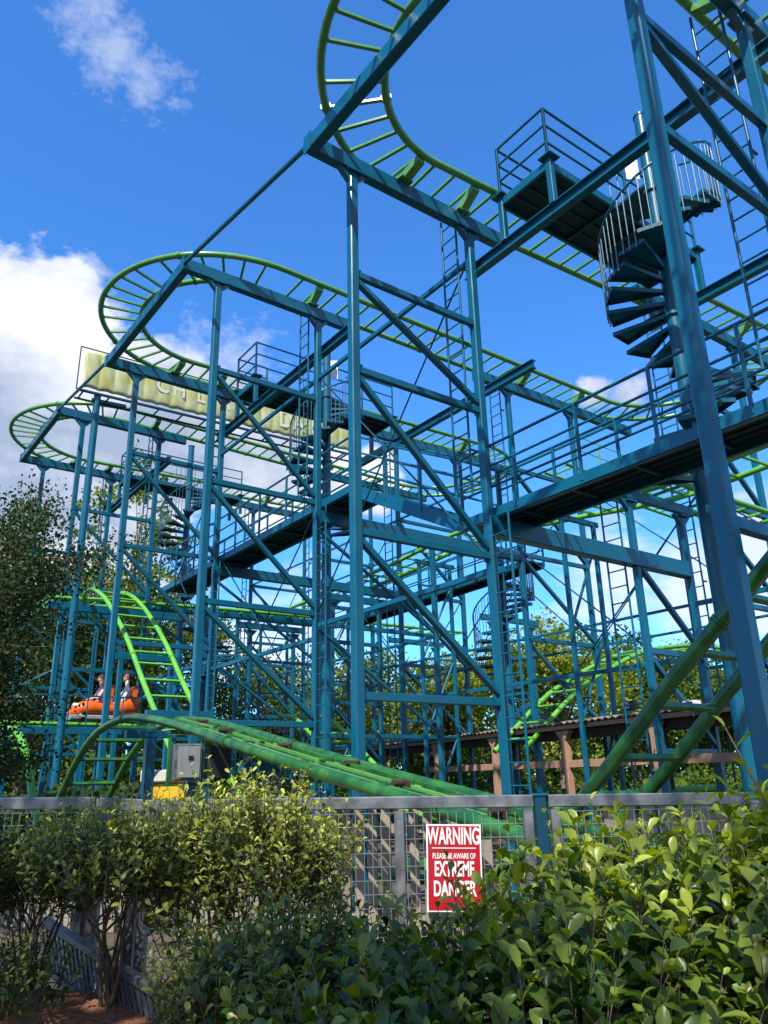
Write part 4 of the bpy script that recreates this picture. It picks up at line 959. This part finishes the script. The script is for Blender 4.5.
# the tall near sprig at the right edge
t=thing('shrub_branch','tall near sprig with very large pale leaves at the right edge','branch',(1.15,1.75,.6),None)
LOC[t.name]=V((1.15,1.75,.6))
P_=[];D_=[];N_=[];S_=[];A_=[]; mb=MB()
for (b_,e_,n_) in (((1.12,2.0,.75),(.84,2.0,1.70),15),((1.2,1.95,.7),(.98,1.95,1.50),15),((1.0,2.1,.7),(.93,2.08,1.34),13),((1.15,2.1,.8),(1.06,2.1,1.56),14),((1.05,1.9,.7),(.90,1.88,1.60),16),((1.2,2.0,.7),(1.08,2.0,1.42),14),((.95,1.9,.7),(.87,1.9,1.26),12)):
    b_=np.array(b_);e_=np.array(e_); mid=(b_+e_)/2+np.array([.03,0,.02]); cv=catmull([V(b_),V(mid),V(e_)],.05); mb.tube(cv,[.006-.004*i/len(cv) for i in range(len(cv))],6)
    for j in range(n_):
        k=.3+.7*(j+1)/n_; q=np.array(cv[min(len(cv)-1,int(k*(len(cv)-1)))]); an=j*2.4+random.uniform(-.3,.3); rad=np.array([math.cos(an),math.sin(an),0]); P_.append(q); D_.append(rad+np.array([0,0,.35+.5*k])+rng.normal(0,.15,3)); N_.append(np.array([0,0,1.])-rad*.4+rng.normal(0,.25,3)); S_.append(.07*random.uniform(.6,1.15)); A_.append(min(1,.2+.6*random.random()))
mb.build('stem',M['twig'],t); leaves_mesh('foliage',np.array(P_),np.array(D_),np.array(N_),np.array(S_),np.array(A_),M['leaf_big'],t)

def tree(label,base,h,crown,nleaf,leaf,m,trunk=.16,name='tree',clump=.6,young=.5,group=None,limbs=10,trunk_top=.75,cat='tree',density_gap=1.0,bark='bark'):
    """crown: list of (dx,dy,z,rx,ry,rz,weight)"""
    base=V(base); t=thing(name,label,cat,base,group)
    mb=MB(); top=base+V((random.uniform(-.3,.3),random.uniform(-.3,.3),h*trunk_top)); mid=base.lerp(top,.5)+V((random.uniform(-.2,.2),random.uniform(-.2,.2),0))
    cv=catmull([base,mid,top],.6); mb.tube(cv,[trunk*(1-.75*i/len(cv)) for i in range(len(cv))],8)
    mb.build('trunk',M[bark],t)
    W=np.array([c[6] for c in crown],float); W/=W.sum()
    ncl=max(6,int(nleaf/55)); ids=rng.choice(len(crown),ncl,p=W); C=[]
    mb=MB()
    for i in ids:
        dx,dy,z,rx,ry,rz,_=crown[i]; u_=rnd_unit(1)[0]*(random.random()**.4); c=np.array(base)+np.array([dx+u_[0]*rx,dy+u_[1]*ry,z+u_[2]*rz]); C.append(c)
    for c in C[:limbs*4]:
        k=random.uniform(.35,.95); s=cv[int(k*(len(cv)-1))]; e=V(c); mb.tube([s,s.lerp(e,.5)+V((random.uniform(-.2,.2),random.uniform(-.2,.2),random.uniform(-.1,.3))),e],[trunk*.28,trunk*.16,trunk*.05],5)
    mb.build('branches',M[bark],t)
    C=np.array(C); per=rng.poisson(55,ncl); cs=clump*rng.uniform(.5,1.3,ncl)
    pos=np.repeat(C,per,axis=0)+rng.normal(size=(per.sum(),3))*np.repeat(cs,per)[:,None]*np.array([.5,.5,.34])
    n=len(pos); d=rnd_unit(n); d[:,2]-=.2; nn=rnd_unit(n)+np.array([0,0,1.0])
    ag=np.clip(np.repeat(rng.uniform(0,1,ncl),per)*young*1.4+rng.normal(0,.15,n),0,1)
    leaves_mesh('crown',pos,d,nn,leaf*rng.uniform(.7,1.3,n),ag,m,t,False,1.2)
    return t
tg='trees beyond the coaster'
# px helper for placing background trees at a chosen depth
def gp_(x,Y_):   # ground point under horizon pixel column x at forward distance Y_
    d=F+R*((x-384)/FPX)-Uv*((775-512)/FPX); return V((d.x/d.y*Y_,Y_,0))
def bigtree(x,Y_,ytop,label,m,w=5,n=9000,leaf=.26,young=.5,clump=.9,low=.25):
    n=int(n*1.6); leaf*=.85
    ytop+=random.uniform(2,22) if 180<x<560 else 0
    b=gp_(x,Y_); d=F+R*((x-384)/FPX)-Uv*((ytop-512)/FPX); h=1.6+Y_*d.z/d.y
    cr=[(0,0,h*.62,w*.5,w*.5,h*.33,2)]
    for i in range(7):
        an=i*.9+random.random(); zz=random.uniform(low+.12,.8)*h; e=(1-abs(zz/h-.5)*1.1); cr.append((math.cos(an)*w*.45*e,math.sin(an)*w*.45*e,zz,w*.26,w*.26,h*.12,1))
    cr.append((0,0,h*.86,w*.2,w*.2,h*.12,.6)); cr.append((0,0,h*.25,w*.45,w*.45,h*.22,1.0))
    return tree(label,b,h,cr,n,leaf,m,trunk=.22,group=tg,young=young,clump=clump)
bigtree(20,34,560,'dark olive tree at the left edge behind the branches',M['leaf_olive'],9,9000,.26)
bigtree(78,40,474,'tall light green tree at the left rising to the cloud',M['leaf_tree'],7,4200,.30,.8,1.0)
bigtree(118,46,440,'slim tall tree at the left with a pale trunk against the cloud',M['leaf_tree'],5.5,2800,.33,.8,.9)
bigtree(-12,40,490,'tree cut by the left edge of the photo under the cloud',M['leaf_tree'],6,3200,.30,.6)
bigtree(150,42,560,'green tree behind the lime dive at the left',M['leaf_tree'],8,8000,.27,.5)
bigtree(200,50,680,'round tree low behind the left centre posts',M['leaf_yellow'],8,6000,.26,.4)
bigtree(265,46,640,'broad tree between the left and middle posts',M['leaf_tree'],9,9000,.25,.6)
bigtree(330,52,625,'rounded tree behind the double post left of centre',M['leaf_tree'],9,8000,.26,.45)
bigtree(395,42,630,'yellow green tree just right of the middle post',M['leaf_tree'],6.5,7000,.24,.75)
bigtree(450,40,640,'light green tree at the centre behind the thin posts',M['leaf_yellow'],7,7000,.23,.5)
bigtree(485,48,665,'green tree behind the centre right ladder',M['leaf_tree'],8,6000,.25,.5)
bigtree(560,34,615,'bright yellow green tree behind the distant spiral stair',M['leaf_yellow'],6,8000,.21,.9)
bigtree(640,46,628,'broad dark green tree behind the low green hump',M['leaf_tree'],11,12000,.26,.3)
bigtree(715,44,632,'dark tree behind the shed at the right',M['leaf_tree'],9,9000,.25,.35)
bigtree(790,40,640,'tree at the right edge behind the posts',M['leaf_tree'],8,6000,.25,.45)
# far woodland and hedge mass
t_=None
def mass(name,label,x0,x1,Y0,Y1,h,n,leaf,m):
    org=V(((x0+x1)/2,(Y0+Y1)/2,0)); t=thing(name,label,'woodland',org); t['kind']='stuff'
    pos=np.stack([rng.uniform(x0,x1,n),rng.uniform(Y0,Y1,n),rng.random(n)**.8*h],1); pos[:,2]*=.75+.25*np.sin(pos[:,0]*.7)+.15*np.sin(pos[:,0]*.23+2)
    me=leaves_mesh(name+'_leaves',pos,rnd_unit(n),rnd_unit(n)+np.array([0,-.3,.8]),leaf*rng.uniform(.7,1.4,n),np.clip(rng.normal(.35,.25,n),0,1),m,t,False,1.3)
    return t
def mass1(name,label,x0,x1,Y0,Y1,h,n,leaf,m,cat):
    t=mass(name,label,x0,x1,Y0,Y1,h,n,leaf,m)
    ch=t.children[0]; ch.parent=None; ch.location=t.location; ch.name=name; tag(ch,label,cat,None,'stuff'); bpy.data.objects.remove(t); ch.name=name
mass1('woodland','far green woodland closing the view behind the coaster',-60,60,58,66,7.5,26000,.75,M['leaf_tree'],'woodland')
mass1('hedge','leafy undergrowth behind the shed and track',-16,18,25,31,1.9,14000,.20,M['leaf_tree'],'undergrowth')
mass1('undergrowth','dark undergrowth behind the fence at the left',-14,-3.5,16,24,1.5,9000,.16,M['leaf_olive'],'undergrowth')
# near dark branches hanging in from the left
t=thing('overhanging_tree','dark small leaved tree reaching in from the left edge with bare pale twigs','tree',(-7.6,9.6,0))
LOC[t.name]=V((-7.6,9.6,0))
mb=MB(); b=V((-7.6,9.6,0)); mb.tube(catmull([b,b+V((.1,0,1.2)),b+V((.3,-.1,2.6)),b+V((.4,0,4.2))],.3),.14,10); mb.build('trunk',M['bark'],t)
mb=MB(); P_=[];
def twig(p,d,L,r,depth):
    q=[V(p)]; d=V(d).normalized(); n_=6
    for i in range(n_):
        d=(d+V((random.uniform(-.14,.14),random.uniform(-.14,.14),random.uniform(-.1,.13)))).normalized(); q.append(q[-1]+d*L/n_)
    mb.tube(q,[r*(1-.7*i/n_) for i in range(n_+1)],5,caps=False)
    if depth>0:
        for i in range(2,n_+1):
            for _ in range(2 if depth>1 else 2):
                dd=(d+V((random.uniform(-.9,.9),random.uniform(-.9,.9),random.uniform(-.6,.8)))).normalized(); twig(q[i],dd,L*random.uniform(.35,.6),r*.45,depth-1)
    if depth<=1:
        for i in range(2,n_+1):
            for _ in range(7): P_.append(np.array(q[i])+rng.normal(0,.10,3))
for i in range(17):
    z=random.uniform(1.9,3.7); twig(V((-7.7,9.6,z)),V((1,random.uniform(-.3,.5),random.uniform(-.1,.34))),random.uniform(1.5,2.7),.026,2)
mb.build('branches',M['twig'],t)
P_=np.array(P_); n=len(P_); leaves_mesh('crown',P_,rnd_unit(n),rnd_unit(n)+np.array([0,0,.6]),.055*rng.uniform(.7,1.3,n),np.clip(rng.normal(.25,.2,n),0,1),M['leaf_olive'],t,False,1.3)
# unseen shade tree behind the viewpoint, crown placed to darken shrubs and near post
def shadetree(label,base,h,cr,n): tree(label,base,h,cr,n,.13,M['leaf_olive'],trunk=.2,group='unseen shade trees behind the path',clump=.7)
def shade_at(T,dist): return V(T)+sd*dist
_b=V((-.8,-4.6,0)); _cr=[]
for T,dist,rr_ in (((-2.3,4.2,1.1),8.2,1.15),((-1.5,3.6,.6),8.0,.45),((.1,2.45,.85),8.0,.55),((-.3,3.0,.9),7.9,.55),((2.75,6.0,2.3),9.6,1.5),((4.4,9.8,4.6),9.0,.9)):
    c_=shade_at(T,dist)-_b; _cr.append((c_.x,c_.y,c_.z,rr_,rr_,rr_*.8,rr_**2))
shadetree('unseen tree behind the viewpoint casting dappled shade on the shrubs',_b,8.5,_cr,10500)
# distant playground colours right
t=thing('playground_panel','small red and blue play panel far behind the shed at the right','play panel',(11.6,24.5,0))
mb=MB(); mb.box((11.6,24.5,1.5),(.9,.2,.9),(X,Y,Z),ch=.03); mb.build('red_board',M['redbox'],t)
mb=MB(); mb.box((10.9,24.5,1.5),(.35,.22,1.3),(X,Y,Z),ch=.03); mb.build('blue_board',M['bluebox'],t)
mb=MB(); mb.box((11.3,24.6,.5),(.12,.1,1.0),(X,Y,Z)); mb.build('leg',M['bluebox'],t)
# strip unused template objects
for o in list(bpy.data.objects):
    if not o.users_collection: bpy.data.objects.remove(o)
